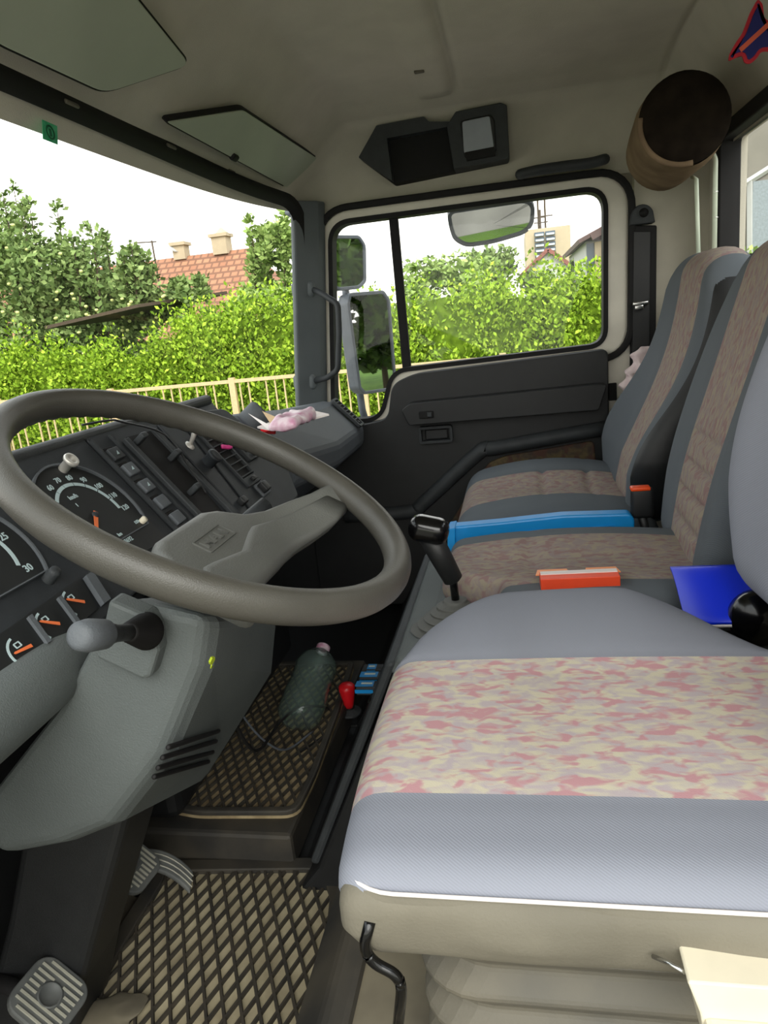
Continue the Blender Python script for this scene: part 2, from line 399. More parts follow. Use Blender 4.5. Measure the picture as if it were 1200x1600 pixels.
def smooth_path(pts, n=8):
    P = [V(p) for p in pts]; P = [P[0] * 2 - P[1]] + P + [P[-1] * 2 - P[-2]]; out = []
    for i in range(1, len(P) - 2):
        for k in range(n):
            t_ = k / n; a, b, c_, d_ = P[i - 1:i + 3]
            out.append(0.5 * ((2 * b) + (c_ - a) * t_ + (2 * a - 5 * b + 4 * c_ - d_) * t_ ** 2 + (3 * b - a - 3 * c_ + d_) * t_ ** 3))
    out.append(P[-2]); return out
def fillet_path(pts, r, n=5):
    P = [V(p) for p in pts]; out = [P[0]]
    for i in range(1, len(P) - 1):
        a = (P[i - 1] - P[i]).normalized(); b = (P[i + 1] - P[i]).normalized(); p0 = P[i] + a * r; p1 = P[i] + b * r
        for k in range(n + 1):
            t_ = k / n; out.append(p0 * (1 - t_) ** 2 + P[i] * 2 * t_ * (1 - t_) + p1 * t_ ** 2)
    out.append(P[-1]); return out
YZ = Matrix(((0, 0, 1, 0), (1, 0, 0, 0), (0, 1, 0, 0), (0, 0, 0, 1)))      # (u,v,w) -> x=w, y=u, z=v
XZ = Matrix(((1, 0, 0, 0), (0, 0, 1, 0), (0, 1, 0, 0), (0, 0, 0, 1)))      # (u,v,w) -> x=u, z=v, y=w

# ================================================================== THE CAB SHELL
mb = MB()
mb.prism([(-0.95, -0.06), (0.56, -0.06), (0.56, 0.28), (-0.20, 0.28), (-0.22, 0.0), (-0.95, 0)], 0.02, 0.95, 0, XZ)
mb.prism([(-0.20, 0.0), (-0.185, 0.29), (-0.215, 0.285), (-0.255, 0.24), (-0.30, 0.02), (-0.325, 0)], 0.02, 0.95, 1, XZ)
mb.prism([(-0.95, -0.06), (0.56, -0.06), (0.56, 0.42), (-0.17, 0.42), (-0.205, 0.405), (-0.37, 0.05), (-0.41, 0.0), (-0.95, 0)], 0.95, 1.46, 2, XZ)
mb.prism([(-0.95, -0.06), (0.56, -0.06), (0.56, 0.2), (-0.30, 0.2), (-0.42, 0.0), (-0.95, 0)], 1.46, 2.2, 2, XZ)
mb.box((-0.74, 1.33, 0.035), (0.62, 0.66, 0.07), 1)
mb.build('floor', ['dustfloor', 'rubber', 'black'], kind='structure', bevel=0.008)
# engine cover side moulding with its grey top, running beside the driver's seat
mb = MB()
mb.prism([(-0.215, 0.405), (-0.20, 0.432), (-0.16, 0.44), (0.2, 0.44), (0.2, 0.40)], 0.955, 1.46, 0, XZ)
mb.prism([(-0.37, 0.05), (-0.385, 0.055), (-0.217, 0.425), (-0.2, 0.425)], 0.955, 1.46, 1, XZ)
ec = mb.build('engine_cover', ['grey', 'dark'], bevel=0.006, label='grey engine cover moulding under the gear lever', cat='cover')
for yy, zz in ((1.07, 0.30), (1.3, 0.16)):
    b = MB(); xx = -0.385 + (zz - 0.055) / 0.37 * 0.168
    b.lathe([(0, 0.004), (0.006, 0.003), (0.008, 0)], 12, 0, Matrix.Translation((xx, yy, zz)) @ Matrix.Rotation(-PI / 2 * 0.75, 4, 'Y'))
    b.build('screw', 'chrome', ec)

# ceiling / headliner, one moulded surface from windscreen header to rear cove
yprof = [(-0.03, 1.40), (0.05, 1.44), (0.2, 1.468), (0.5, 1.476), (1.1, 1.48), (1.7, 1.478), (1.95, 1.470), (2.04, 1.458), (2.10, 1.438), (2.14, 1.405), (2.165, 1.36), (2.183, 1.31), (2.20, 1.245)]
def zy(y):
    for (a, za), (b, zb) in zip(yprof, yprof[1:]):
        if y <= b: return za + (zb - za) * max(0, (y - a)) / (b - a)
    return yprof[-1][1]
def gx(x):
    if x < -0.46: return max(0.0, (x + 0.70) / 0.24) * 0.90
    if x < -0.42: return 0.90 + 0.10 * math.sin((x + 0.46) / 0.04 * PI / 2)
    if x < 0.385: return 1.0
    if x < 0.40: return 1.0 + 0.03 * math.sin((x - 0.385) / 0.015 * PI)
    return max(0.0, 1 - (x - 0.40) / 0.13) ** 0.75
xs = [-0.70 + 0.24 * i / 12 for i in range(12)] + [-0.46 + 0.04 * i / 4 for i in range(4)] + [-0.42 + 0.01 * i for i in range(81)] + [0.3925, 0.40, 0.42, 0.44, 0.46, 0.48, 0.50, 0.515, 0.53]
xs = sorted(set(round(x, 4) for x in xs))
ys = sorted(set([round(-0.03 + 2.07 * i / 60, 4) for i in range(61)] + [round(2.04 + 0.16 * i / 16, 4) for i in range(17)]))
def ceil_z(x, y):
    z = 1.245 + (zy(y) - 1.245) * gx(x)
    if -0.46 <= x <= 0.39:
        q = max(0, 1 - ((x + 0.175) / 0.045) ** 4) if abs(x + 0.175) < 0.045 else 0      # raised rib across the roof
        z -= 0.010 * q * (1 if y < 2.05 else 0)
        if -0.13 < x < -0.115: z += 0.008 * (1 if y < 2.04 else 0)
    x_edge = 0.075 * abs((y - 1.05) / 1.1) ** 4 * max(0, min(1, (-0.5 - x) / 0.2))
    return z, x + x_edge
vs = []; fs = []
for x in xs:
    for y in ys:
        z, xx = ceil_z(x, y); vs.append((xx, y, z))
for i in range(len(xs) - 1):
    for j in range(len(ys) - 1):
        a = i * len(ys) + j; fs.append((a, a + 1, a + len(ys) + 1, a + len(ys)))
k = len(vs); vs2 = vs + [(x, y, z + 0.03) for x, y, z in vs]; fs2 = fs + [tuple(k + j for j in reversed(f)) for f in fs]
o = MB().add(vs2, fs2, 0, True).build('ceiling', 'liner', kind='structure', recalc=False)

# windscreen
def WSX(y, z): return -0.745 + 0.065 * (z - 0.66) / 0.6 + 0.085 * abs((y - 1.03) / 1.08) ** 4
ws_poly = round_poly([(-0.05, 0.64), (2.115, 0.655), (2.085, 1.240), (1.6, 1.262), (1.03, 1.268), (0.4, 1.262), (-0.03, 1.24)], [0.05, 0.05, 0.075, 0.3, 0.2, 0.2, 0.05], 8)
def offs(poly, d):
    out = []; n = len(poly)
    for i in range(n):
        p = V(poly[i]); a = V(poly[i - 1]); b = V(poly[(i + 1) % n])
        e1 = (p - a); e2 = (b - p)
        if e1.length < 1e-6: e1 = e2
        if e2.length < 1e-6: e2 = e1
        e1.normalize(); e2.normalize(); n1 = V((e1.y, -e1.x)); n2 = V((e2.y, -e2.x)); m_ = (n1 + n2)
        m_ = m_ / max(0.35, m_.length_squared / 2) if m_.length > 1e-6 else n1
        out.append(tuple(p + m_ * d / 1.0 * 0.5 * (2 if False else 1) * 1.0 if False else p + (n1 + n2).normalized() * d))
    return out
def dense(poly, step=0.06):
    out = []
    for i in range(len(poly)):
        a = V(poly[i]); b = V(poly[(i + 1) % len(poly)]); n = max(1, int((b - a).length / step))
        for k_ in range(n): out.append(tuple(a + (b - a) * k_ / n))
    return out
win1 = thing('window_1', (-0.74, 1.03, 0.66), kind='structure')
P0 = dense(ws_poly); 
gy = [-0.08 + 2.22 * i / 40 for i in range(41)]; gz = [0.62 + 0.66 * i / 6 for i in range(7)]
b = MB(); vs = [(WSX(y, z), y, z) for y in gy for z in gz]
b.add(vs, [(i * 7 + j, i * 7 + j + 1, (i + 1) * 7 + j + 1, (i + 1) * 7 + j) for i in range(40) for j in range(6)], 0, True)
b.build('windscreen_glass', 'glass', win1)
b = MB(); Pi, Po = P0, offs(P0, 0.040)
n = len(P0)
vs = [(WSX(y, z) + 0.012, y, z) for y, z in Pi] + [(WSX(y, z) + 0.030, y, z) for y, z in offs(P0, 0.010)] + [(WSX(y, z) + 0.030, y, z) for y, z in offs(P0, 0.030)] + [(WSX(y, z) + 0.004, y, z) for y, z in Po]
fs = []
for r_ in range(3):
    for i in range(n): fs.append((r_ * n + i, r_ * n + (i + 1) % n, (r_ + 1) * n + (i + 1) % n, (r_ + 1) * n + i))
b.add(vs, fs, 0, True); b.build('window_seal', 'sealB', win1)

# passenger door
door = thing('door_1', (-0.15, 2.2, 0.05), kind='structure')
dw = dense(round_poly([(-0.578, 0.622), (-0.425, 0.622), (-0.375, 0.765), (0.246, 0.785), (0.254, 1.203), (-0.518, 1.203)], [0.03, 0.05, 0.045, 0.05, 0.06, 0.06], 8), 0.05)
b = MB(); b.prism(dw, 2.212, 2.216, 0, XZ); b.build('window_glass', 'glass', door)
d1 = offs(dw, 0.030); d1 = [(x + (0.03 if x > 0.2 else 0), z) for x, z in d1]
b = MB(); ring_between(b, d1, dw, 2.175, 2.225, 0, XZ); b.build('window_frame', 'cream', door, bevel=0.006)
b = MB(); ring_between(b, offs(dw, 0.006), offs(dw, -0.007), 2.17, 2.222, 0, XZ); b.build('inner_seal', 'sealB', door)
d2 = offs(d1, 0.016); b = MB(); ring_between(b, d2, offs(d1, -0.002), 2.16, 2.2, 0, XZ); b.build('door_seal', 'sealB', door, bevel=0.004)
b = MB(); b.box((-0.335, 2.205, 0.985), (0.026, 0.02, 0.45), 0, None); b.build('window_divider', 'sealB', door, bevel=0.003)
b = MB(); b.box((0.283, 2.2, 0.5), (0.07, 0.045, 0.98)); b.build('door_edge', 'cream', door, bevel=0.006)
b = MB(); b.box((0.262, 2.172, 0.652), (0.022, 0.012, 0.05)); b.build('latch_striker', 'sealB', door, bevel=0.002)
# door card
def PX(px, py, y): q = at(px, py, 'y', y); return (q.x, q.z)
YD = 2.14
card = round_poly([(-0.68, 0.02), (0.245, 0.02), PX(950, 545, YD), PX(648, 584, YD), PX(612, 600, YD), PX(606, 655, YD), PX(566, 664, YD), (-0.68, 0.585)], [0, 0.01, 0.02, 0.03, 0.03, 0.03, 0.02, 0], 7)
b = MB(); b.prism(card, YD, 2.2, 0, XZ); b.build('door_card', 'black', door, bevel=0.003, seg=2)
arm = round_poly([PX(628, 640, 2.10), PX(640, 664, 2.10), PX(935, 640, 2.10), PX(948, 600, 2.10), PX(935, 600, 2.10), PX(640, 630, 2.10)][::-1], 0.008, 4)
b = MB(); b.prism(arm, 2.085, YD + 0.01, 0, XZ); b.build('armrest', 'black', door, bevel=0.012, seg=3)
rid = [(540, 806), (640, 800), (662, 786), (750, 706), (775, 700), (952, 668)]
path = [at(x, y, 'y', 2.125) for x, y in rid]
b = MB(); b.tube(smooth_path(path, 5), 0.022, 10); b.build('door_card_ridge', 'dark', door)
ins = round_poly([PX(690, 838, 2.135), PX(764, 722, 2.135), PX(790, 712, 2.135), PX(928, 688, 2.135), PX(934, 760, 2.135), PX(925, 838, 2.135)][::-1], 0.015, 4)
b = MB(); b.prism(ins, 2.128, 2.15, 0, XZ); b.build('fabric_insert', 'patd', door, bevel=0.004, label='brown patterned fabric insert')
hp = dense(rrect(*PX(656, 694, 2.12), *PX(706, 664, 2.12), 0.008), 0.02)
b = MB(); ring_between(b, hp, offs(hp, -0.008), 2.115, 2.145, 0, XZ); b.build('handle_bezel', 'dark', door, bevel=0.002)
b = MB(); hc = at(682, 679, 'y', 2.13); b.box((hc.x, 2.136, hc.z), (0.07, 0.012, 0.03)); b.build('door_handle', 'black', door, bevel=0.004)
b = MB(); hc = at(666, 648, 'y', 2.083); b.box((hc.x, 2.083, hc.z), (0.042, 0.012, 0.02)); sw = b.build('window_switch', 'sealB', door, bevel=0.002)
b = MB(); hc = at(671, 648, 'y', 2.075); b.box((hc.x, 2.0765, hc.z), (0.014, 0.006, 0.014)); b.build('rocker', 'dark', sw, bevel=0.002)

# pillar and rear side liner
mb = MB(); mb.prism([(0.318, -0.05), (0.56, -0.05), (0.56, 1.27), (0.33, 1.27)], 2.19, 2.24, 0, XZ)
mb.prism([(-0.95, -0.05), (-0.62, -0.05), (-0.62, 0.64), (-0.95, 0.64)], 2.16, 2.24, 1, XZ)
mb.prism([(-0.62, -0.05), (0.32, -0.05), (0.32, 0.3), (-0.62, 0.3)], 2.205, 2.24, 1, XZ)
mb.prism([(-0.595, 1.235), (0.56, 1.235), (0.56, 1.42), (-0.595, 1.42)], 2.205, 2.24, 0, XZ)
mb.prism([(0.27, 1.20), (0.335, 1.20), (0.335, 1.25), (0.27, 1.25)], 2.226, 2.24, 0, XZ)
mb.build('wall_right', ['liner', 'black'], kind='structure')
# windscreen pillar
mb = MB()
prof = [(-0.668, 2.085), (-0.655, 2.075), (-0.600, 2.135), (-0.588, 2.165), (-0.60, 2.20), (-0.68, 2.19)]
vs = []; hh = [0.60, 0.68, 0.8, 0.95, 1.1, 1.2, 1.262]
for z in hh:
    s_ = (z - 0.68) / 0.56 * 0.062
    vs += [(x + s_, y, z) for x, y in prof]
nn = len(prof); fs = [tuple(range(nn)), tuple((len(hh) - 1) * nn + k for k in range(nn))]
for i in range(len(hh) - 1):
    for k in range(nn): fs.append((i * nn + k, i * nn + (k + 1) % nn, (i + 1) * nn + (k + 1) % nn, (i + 1) * nn + k))
mb.add(vs, fs, 0); mb.build('trim_1', 'pillar', kind='structure', bevel=0.006)
# rear wall with window opening
mb = MB()
mb.box((0.545, 1.1, 0.45), (0.05, 2.2, 1.0)); mb.box((0.545, 2.12, 1.1), (0.05, 0.16, 0.36)); mb.box((0.545, 0.02, 1.1), (0.05, 0.1, 0.36)); mb.box((0.55, 1.1, 1.33), (0.04, 2.2, 0.14))
mb.build('wall_rear', 'liner', kind='structure')
win2 = thing('window_2', (0.52, 1.05, 0.95), kind='structure')
MYZ = YZ
rw = dense(round_poly([(0.08, 0.965), (2.02, 0.965), (2.03, 1.262), (0.08, 1.262)], 0.03, 5), 0.1)
b = MB(); ring_between(b, offs(rw, 0.022), offs(rw, -0.012), 0.50, 0.55, 0, MYZ); b.build('window_seal', 'sealB', win2, bevel=0.004)
b = MB(); b.prism(rw, 0.53, 0.534, 0, MYZ); b.build('window_glass', 'glass', win2)

# ================================================================== STEERING WHEEL
tw = math.radians(29.2)
WO = V((-0.3165, 0.682, 0.766)); WM = frame(WO, (0, 1, 0), (-math.cos(tw), 0, math.sin(tw)))
wh = thing('steering_wheel', WO - (WM.to_3x3() @ V((0, 0, 0.06))), 'large dark grey two-spoke steering wheel with worn rim', 'steering wheel')
b = MB(WM); NR = 128
path = [(0.2075 * math.cos(2 * PI * i / NR), 0.2075 * math.sin(2 * PI * i / NR), 0) for i in range(NR)]
vs = []; fs = []; n = 18
for i in range(NR):
    a = 2 * PI * i / NR
    for k in range(n):
        f = 2 * PI * k / n
        und = 0.0007 * math.cos(a * 64) if 0.15 * PI < a < 0.85 * PI and math.sin(f) < -0.3 and math.cos(f) < 0.3 else 0
        rr = 0.2075 + (0.0145 + und) * math.cos(f); vs.append((rr * math.cos(a), rr * math.sin(a), (0.0165 + und) * math.sin(f)))
for i in range(NR):
    for k in range(n): j = (i + 1) % NR; fs.append((i * n + k, i * n + (k + 1) % n, j * n + (k + 1) % n, j * n + k))
b.add(vs, fs, 0, True); b.build('rim', 'wheel', wh)
# hub and spokes as one moulded pad: stations along +-Y give (y, u_low, u_high, top z, bottom z)
st = [(0.0, -0.086, 0.025, -0.050, -0.086), (0.05, -0.087, 0.025, -0.050, -0.086), (0.068, -0.088, 0.018, -0.050, -0.082), (0.088, -0.092, -0.010, -0.048, -0.074), (0.112, -0.101, -0.030, -0.041, -0.064),
      (0.138, -0.112, -0.048, -0.027, -0.048), (0.158, -0.117, -0.066, -0.012, -0.036), (0.174, -0.112, -0.080, 0.002, -0.018), (0.184, -0.098, -0.088, 0.005, -0.010)]
st = [(-a, b_, c_, d_, e_) for a, b_, c_, d_, e_ in st[:0:-1]] + st
def ringsec(y, lo, hi, zt, zb, n=10):
    r = min(0.014, (zt - zb) / 2 - 0.001)
    pts = arc_poly(hi - r, zt - r, r, 0, 90, 4) + arc_poly(lo + r, zt - r, r, 90, 180, 4) + arc_poly(lo + r, zb + r, r, 180, 270, 3) + arc_poly(hi - r, zb + r, r, 270, 360, 3)
    return [(y, u, z) for u, z in pts]
secs = [ringsec(*q) for q in st]; k = len(secs[0]); vs = sum(secs, []); fs = [tuple(range(k)), tuple((len(secs) - 1) * k + i for i in range(k))]
for i in range(len(secs) - 1):
    for j in range(k): fs.append((i * k + j, i * k + (j + 1) % k, (i + 1) * k + (j + 1) % k, (i + 1) * k + j))
b = MB(WM); b.add(vs, fs, 0, True); b.build('hub_and_spokes', 'hub', wh)
pad = []
for y, lo, hi, zt, zb in st:
    f_ = min(1, abs(y) / 0.12); h2 = (-0.046) * (1 - f_) + (lo + (hi - lo) * 0.62) * f_
    if abs(y) < 0.162: pad.append(ringsec(y, lo - 0.003, h2, zt + 0.0045, zb + 0.012))
k = len(pad[0]); vs = sum(pad, []); fs = [tuple(range(k)), tuple((len(pad) - 1) * k + i for i in range(k))]
for i in range(len(pad) - 1):
    for j in range(k): fs.append((i * k + j, i * k + (j + 1) % k, (i + 1) * k + (j + 1) % k, (i + 1) * k + j))
b = MB(WM); b.add(vs, fs, 0, True); b.build('horn_pad', 'hub', wh)
b = MB(WM); ring_between(b, rrect(-0.034, -0.029, 0.034, -0.006, 0.002), rrect(-0.0325, -0.0275, 0.0325, -0.0075, 0.002), -0.051, -0.0485, 0)
bd = b.build('badge', 'hub', wh)
vs, fs = text_mb('MAN', 0.0165, None, 0.002, 0.0004)
b = MB(WM @ Matrix.Translation((0, -0.0175, -0.0495)) @ Matrix.Diagonal((1.5, 1, 1, 1))); b.add(vs, fs, 0); b.build('embossed_lettering', 'hub', bd)
b = MB(WM); b.lathe([(0.0, -0.15), (0.034, -0.148), (0.036, -0.12), (0.034, -0.085), (0.034, -0.08)], 28, 0, Matrix.Translation((0, -0.03, 0))); b.build('boss', 'dark', wh)

# ================================================================== STEERING COLUMN
col = thing('steering_column', (-0.62, 0.69, 0.02), 'grey steering column shroud with black shaft cover behind the pedals', 'steering column')
def PZ_(px, py, y=0.655): q = at(px, py, 'y', y); return (q.x, q.z)
near = [(182, 932), (262, 950), (318, 962), (306, 1040), (250, 1180), (165, 1288), (90, 1318), (0, 1335), (-60, 1290), (85, 1105), (130, 1020)]
A = [at(x, y, 'y', 0.575) for x, y in near]
far = [(300, 920), (370, 935), (428, 960), (420, 1050), (345, 1168), (318, 1212), (250, 1240), (180, 1250), (100, 1240), (180, 1100), (240, 1000)]
Fp = [at(x, y, 'y', 0.86) for x, y in far]
mid1 = [a.lerp(f, 0.08) + V((0.010, 0, -0.001)) for a, f in zip(A, Fp)]; mid2 = [a.lerp(f, 0.93) + V((0.008, 0, -0.002)) for a, f in zip(A, Fp)]
rings = [A, mid1, mid2, Fp]; k = len(A); vs = sum(rings, []); fs = [tuple(range(k)), tuple(3 * k + i for i in range(k))]
for i in range(3):
    for j in range(k): fs.append((i * k + j, i * k + (j + 1) % k, (i + 1) * k + (j + 1) % k, (i + 1) * k + j))
b = MB(); b.add(vs, fs); shroud = b.build('column_shroud', 'grey', col, bevel=0.012, seg=3)
b = MB(); b.prism([PZ_(30, 1320), PZ_(210, 1240), PZ_(196, 1290), PZ_(128, 1540), PZ_(110, 1640), PZ_(-40, 1640), PZ_(10, 1440)][::-1], 0.655, 0.76, 0, XZ); b.build('shaft_cover', 'black', col, bevel=0.012, seg=3)
# cooling slots low on the driver-facing side
def atq(px, py, P0_, n_):
    d = ray(px, py); return CAM + d * ((V(P0_) - CAM).dot(n_) / d.dot(n_))
fn_ = (mid2[4] - mid1[4]).cross(mid2[3] - mid1[4]).normalized()
if fn_.x < 0: fn_ = -fn_
for (p0, p1) in (((262, 1168), (342, 1142)), ((253, 1184), (338, 1158)), ((246, 1200), (333, 1175)), ((240, 1214), (326, 1190))):
    g0_, g1_ = atq(*p0, mid1[4] + fn_ * 0.001, fn_), atq(*p1, mid1[4] + fn_ * 0.001, fn_); L_ = (g1_ - g0_).length
    b = MB(frame_z((g0_ + g1_) / 2, fn_, (g1_ - g0_).normalized().cross(fn_)) ); b.rbox((0, 0, 0), (L_, 0.0055, 0.005), 0.0024, 3) if abs((frame_z((0, 0, 0), fn_, (g1_ - g0_).normalized().cross(fn_)).to_3x3() @ V((1, 0, 0))).dot((g1_ - g0_).normalized())) > 0.7 else b.rbox((0, 0, 0), (0.0055, L_, 0.005), 0.0024, 3)
    b.build('vent_slot', 'sealB', shroud)
# switch stalk plate, boot, lever
pc = at(215, 1000, 'y', 0.568)
pl = [at(x, y, 'y', 0.568) for x, y in ((180, 930), (238, 955), (252, 975), (256, 1010), (244, 1050), (232, 1054), (160, 1020))]
b = MB(); b.prism([(q.x, q.z) for q in pl][::-1], 0.556, 0.58, 0, XZ); b.build('switch_plate', 'grey', col, bevel=0.004)
s0, s1, s2, s3 = at(228, 986, 'y', 0.555), at(196, 986, 'y', 0.50), at(175, 988, 'y', 0.47), at(122, 994, 'y', 0.45)
dirn = (s3 - s0).normalized(); SM = frame_z(s0, dirn) @ Matrix.Diagonal((0.84, 0.84, (s3 - s0).length / 0.1425, 1))
L = (s3 - s0).length
lever = MB(SM); LS = 0.86
lever.lathe([(0, 0.03), (0.0085, 0.03), (0.009, 0.07), (0.0115, 0.09), (0.0135, 0.094), (0.0145, 0.10), (0.0150, 0.125), (0.013, 0.138), (0.008, 0.1425), (0.0, 0.141)], 28, 0)
lv = lever.build('indicator_lever', 'black', col)
b = MB(SM); b.lathe([(0.0122, 0.0925), (0.0148, 0.096), (0.0157, 0.125), (0.0137, 0.1385), (0.0085, 0.1438), (0.0, 0.1425)], 28, 0); b.build('twist_knob', 'dashgrey', lv)
b = MB(SM); pr = []
for i in range(9):
    r_ = 0.021 - 0.0012 * i; pr += [(r_, i * 0.005), (r_ - 0.003, i * 0.005 + 0.0025)]
b.lathe([(0, 0)] + pr + [(0, 0.046)], 28, 0); b.build('rubber_boot', 'sealB', col)
b = MB()
q0, q1 = at(268, 952, 'y', 0.66), at(330, 970, 'y', 0.66)
b.lathe([(0.0, 0), (0.042, 0), (0.044, 0.02), (0.04, 0.05)], 32, 0, WM @ Matrix.Translation((0, -0.03, -0.175))); b.build('upper_collar', 'dark', col)
lf = atq(331, 1032, mid1[4] + fn_ * 0.002, fn_); dn = (atq(333, 1060, mid1[4] + fn_ * 0.002, fn_) - lf).normalized()
b = MB(frame(lf, dn.cross(fn_), dn)); b.prism([(0, -0.009), (0.003, -0.003), (0.003, 0.003), (0, 0.008), (-0.003, 0.003), (-0.003, -0.003)], -0.001, 0.001)
b.tube([(0, 0.007, 0), (0.003, 0.013, 0.001), (-0.001, 0.020, 0)], 0.0006, 5)
b.build('leaf', 'leafy', label='tiny yellow-green leaf stuck on the steering column shroud', cat='leaf')
# right-hand lever top peeping out behind the hub
r0 = at(395, 800, 'y', 0.86); b = MB(); b.tube([r0 + V((-0.02, -0.06, -0.05)), r0 + V((-0.005, -0.01, -0.008)), r0 + V((0.012, 0.02, 0.004))], [0.009, 0.011, 0.011], 16)
b.build('wiper_lever', 'dark', col)
# ================================================================== DASHBOARD
pw = math.radians(38)
PM = frame((-0.6, 0, 0.803), (0, 1, 0), (-math.sin(pw), 0, math.cos(pw)))      # local x = across the cab, local y = up the panel face, z = out of it
PP = lambda y, s, n=0: PM @ V((y, -s, n))
dash = thing('dashboard', (-0.72, 1.0, 0.3), 'dark grey truck dashboard with instruments, slider controls and air vents', 'dashboard')
def loft(name, sections, m_, parent, smooth=False, bevel=0.0, **kw):
    k = len(sections[0]); vs = [p for s_ in sections for p in s_]; fs = [tuple(range(k)), tuple((len(sections) - 1) * k + i for i in range(k))]
    for i in range(len(sections) - 1):
        for j in range(k): fs.append((i * k + j, i * k + (j + 1) % k, (i + 1) * k + (j + 1) % k, (i + 1) * k + j))
    return MB().add(vs, fs, 0, smooth).build(name, m_, parent, bevel=bevel, **kw)
def sec(y, pts): return [(x, y, z) for x, z in pts]
body = [(-0.612, 0.807), (-0.70, 0.775), (-0.78, 0.70), (-0.82, 0.52), (-0.72, 0.46), (-0.56, 0.56), (-0.49, 0.63)]
def shift_body(y): return [(x - 0.0 , z - 0.0) for x, z in body]
loft('dash_body', [sec(0.04, shift_body(0)), sec(1.36, shift_body(1))], 'dashgrey', dash, bevel=0.008)
# face panel: instrument side (y 0.30-0.90), console side (0.90-1.335)
b = MB(PM); b.prism([(0.05, -0.222), (0.60, -0.222), (0.90, -0.212), (0.90, 0.0), (0.05, 0.0)], -0.03, 0.0); b.build('instrument_panel', 'panel', dash, bevel=0.003)
b = MB(PM); b.prism(round_poly([(0.904, -0.235), (1.20, -0.262), (1.325, -0.258), (1.40, -0.185), (1.36, -0.03), (1.10, 0.0), (0.904, 0.0)], [0.003, 0.003, 0.01, 0.01, 0.02, 0.003, 0.003], 4), -0.035, 0.001); cons = b.build('console_panel', 'panel', dash, bevel=0.004)
b = MB(PM); b.prism([(1.12, -0.272), (1.318, -0.272), (1.395, -0.19), (1.375, -0.185), (1.315, -0.25), (1.12, -0.262)], -0.04, -0.006); b.build('console_edge_trim', 'dashgrey', dash, bevel=0.003)
# rounded bolster under the instruments
b = MB(); b.tube(smooth_path([(-0.478, 0.04, 0.612), (-0.478, 0.30, 0.612), (-0.478, 0.52, 0.612), (-0.485, 0.60, 0.61), (-0.50, 0.66, 0.61)], 6), 0.036, 20); b.build('lower_bolster', 'grey', dash)
b = MB(); b.tube([(-0.608, 0.04, 0.800), (-0.608, 1.34, 0.800)], 0.011, 14); b.build('top_edge_roll', 'dark', dash)
# lower knee panel
loft('knee_panel', [sec(0.04, [(-0.50, 0.60), (-0.82, 0.60), (-0.82, 0.34), (-0.70, 0.34)]), sec(0.60, [(-0.50, 0.60), (-0.82, 0.60), (-0.82, 0.34), (-0.70, 0.34)])], 'grey', dash, bevel=0.01)

def dial(name, cy, cs, r, label, nums, a0, a1, needle_ang, arc=True, nsize=0.0085, cut=0.03):
    """round instrument let into the panel, flat glass in front"""
    T = PM @ Matrix.Translation((cy, -cs, 0.0))
    out = []
    for q in arc_poly(0, 0, r, -32, 212, 40): out.append(q)
    b = MB(T); b.prism(out, 0.0005, 0.0025); d = b.build(name, 'dial', dash, label=label)
    b = MB(T); ring_between(b, [(x * 1.035, y * 1.035) for x, y in out], out, 0.0005, 0.006); b.build('bezel', 'dashgrey', d)
    if arc:
        b = MB(T); N = max(2, len(nums) - 1)
        for i in range(N):
            aa = a0 + (a1 - a0) * i / N; ab = a0 + (a1 - a0) * (i + 0.93) / N
            o_, i_ = arc_poly(0, 0, r * 0.66, aa, ab, 5), arc_poly(0, 0, r * 0.60, aa, ab, 5)
            b.prism(o_ + i_[::-1], 0.0026, 0.0031)
        b.build('scale', 'mark', d)
        for i, t_ in enumerate(nums):
            if not t_: continue
            b = MB(T)
            a = math.radians(a0 + (a1 - a0) * i / N)
            vs, fs = text_mb(t_, nsize, None, 0.0004, 0.0002); b.add(vs, fs, 0, False, Matrix.Translation((math.cos(a) * r * 0.76, math.sin(a) * r * 0.76, 0.0029)))
            b.build('numeral', 'mark', d)
    b = MB(T @ Matrix.Rotation(math.radians(needle_ang), 4, 'Z')); b.prism([(-0.006, -0.003), (r * 0.5, -0.0022), (r * 0.53, 0), (r * 0.5, 0.0022), (-0.006, 0.003)], 0.0036, 0.0046); b.build('needle', 'needle', d)
    b = MB(T); b.lathe([(0, 0.006), (0.004, 0.006), (0.005, 0.003)], 16); b.build('needle_hub', 'panel', d)
    return d, T
sp, TS = dial('speedometer', 0.788, 0.109, 0.081, 'round speedometer with white scale', [str(k) for k in range(0, 130, 10)][::1], 238, -8, -140, nsize=0.0105)
for t_, x_, y_, sz in (('1', -0.012, 0.022, 0.007), ('km/h', -0.006, 0.034, 0.0085)):
    vs, fs = text_mb(t_, sz, None, 0.0004, 0.0002); b = MB(TS @ Matrix.Translation((x_, y_, 0.0029))); b.add(vs, fs); b.build('lettering', 'mark', sp)
b = MB(PM); b.prism([(0.755, -0.182), (0.868, -0.182), (0.868, -0.137), (0.755, -0.137)], 0.0005, 0.004); od = b.build('odometer', 'dial', dash)
for t_, x_, y_, sz in (('km', 0.795, -0.146, 0.007), ('8692', 0.80, -0.158, 0.009), ('125km', 0.845, -0.143, 0.006)):
    vs, fs = text_mb(t_, sz, None, 0.0004, 0.0002); b = MB(PM @ Matrix.Translation((x_, y_, 0.0045))); b.add(vs, fs); b.build('lettering', 'mark', od)
for y_, s_ in ((0.775, 0.158), (0.852, 0.146)):
    b = MB(PM @ Matrix.Translation((y_, -s_, 0.004))); b.lathe([(0.0045, 0), (0.0045, 0.007), (0.0, 0.008)], 12); b.build('reset_pin', 'creamp', od)
tach, _ = dial('rev_counter', 0.585, 0.098, 0.078, 'round rev counter with white scale', ['0', '5', '10', '15', '20', '25', '30'], 225, -30, 150, nsize=0.012)
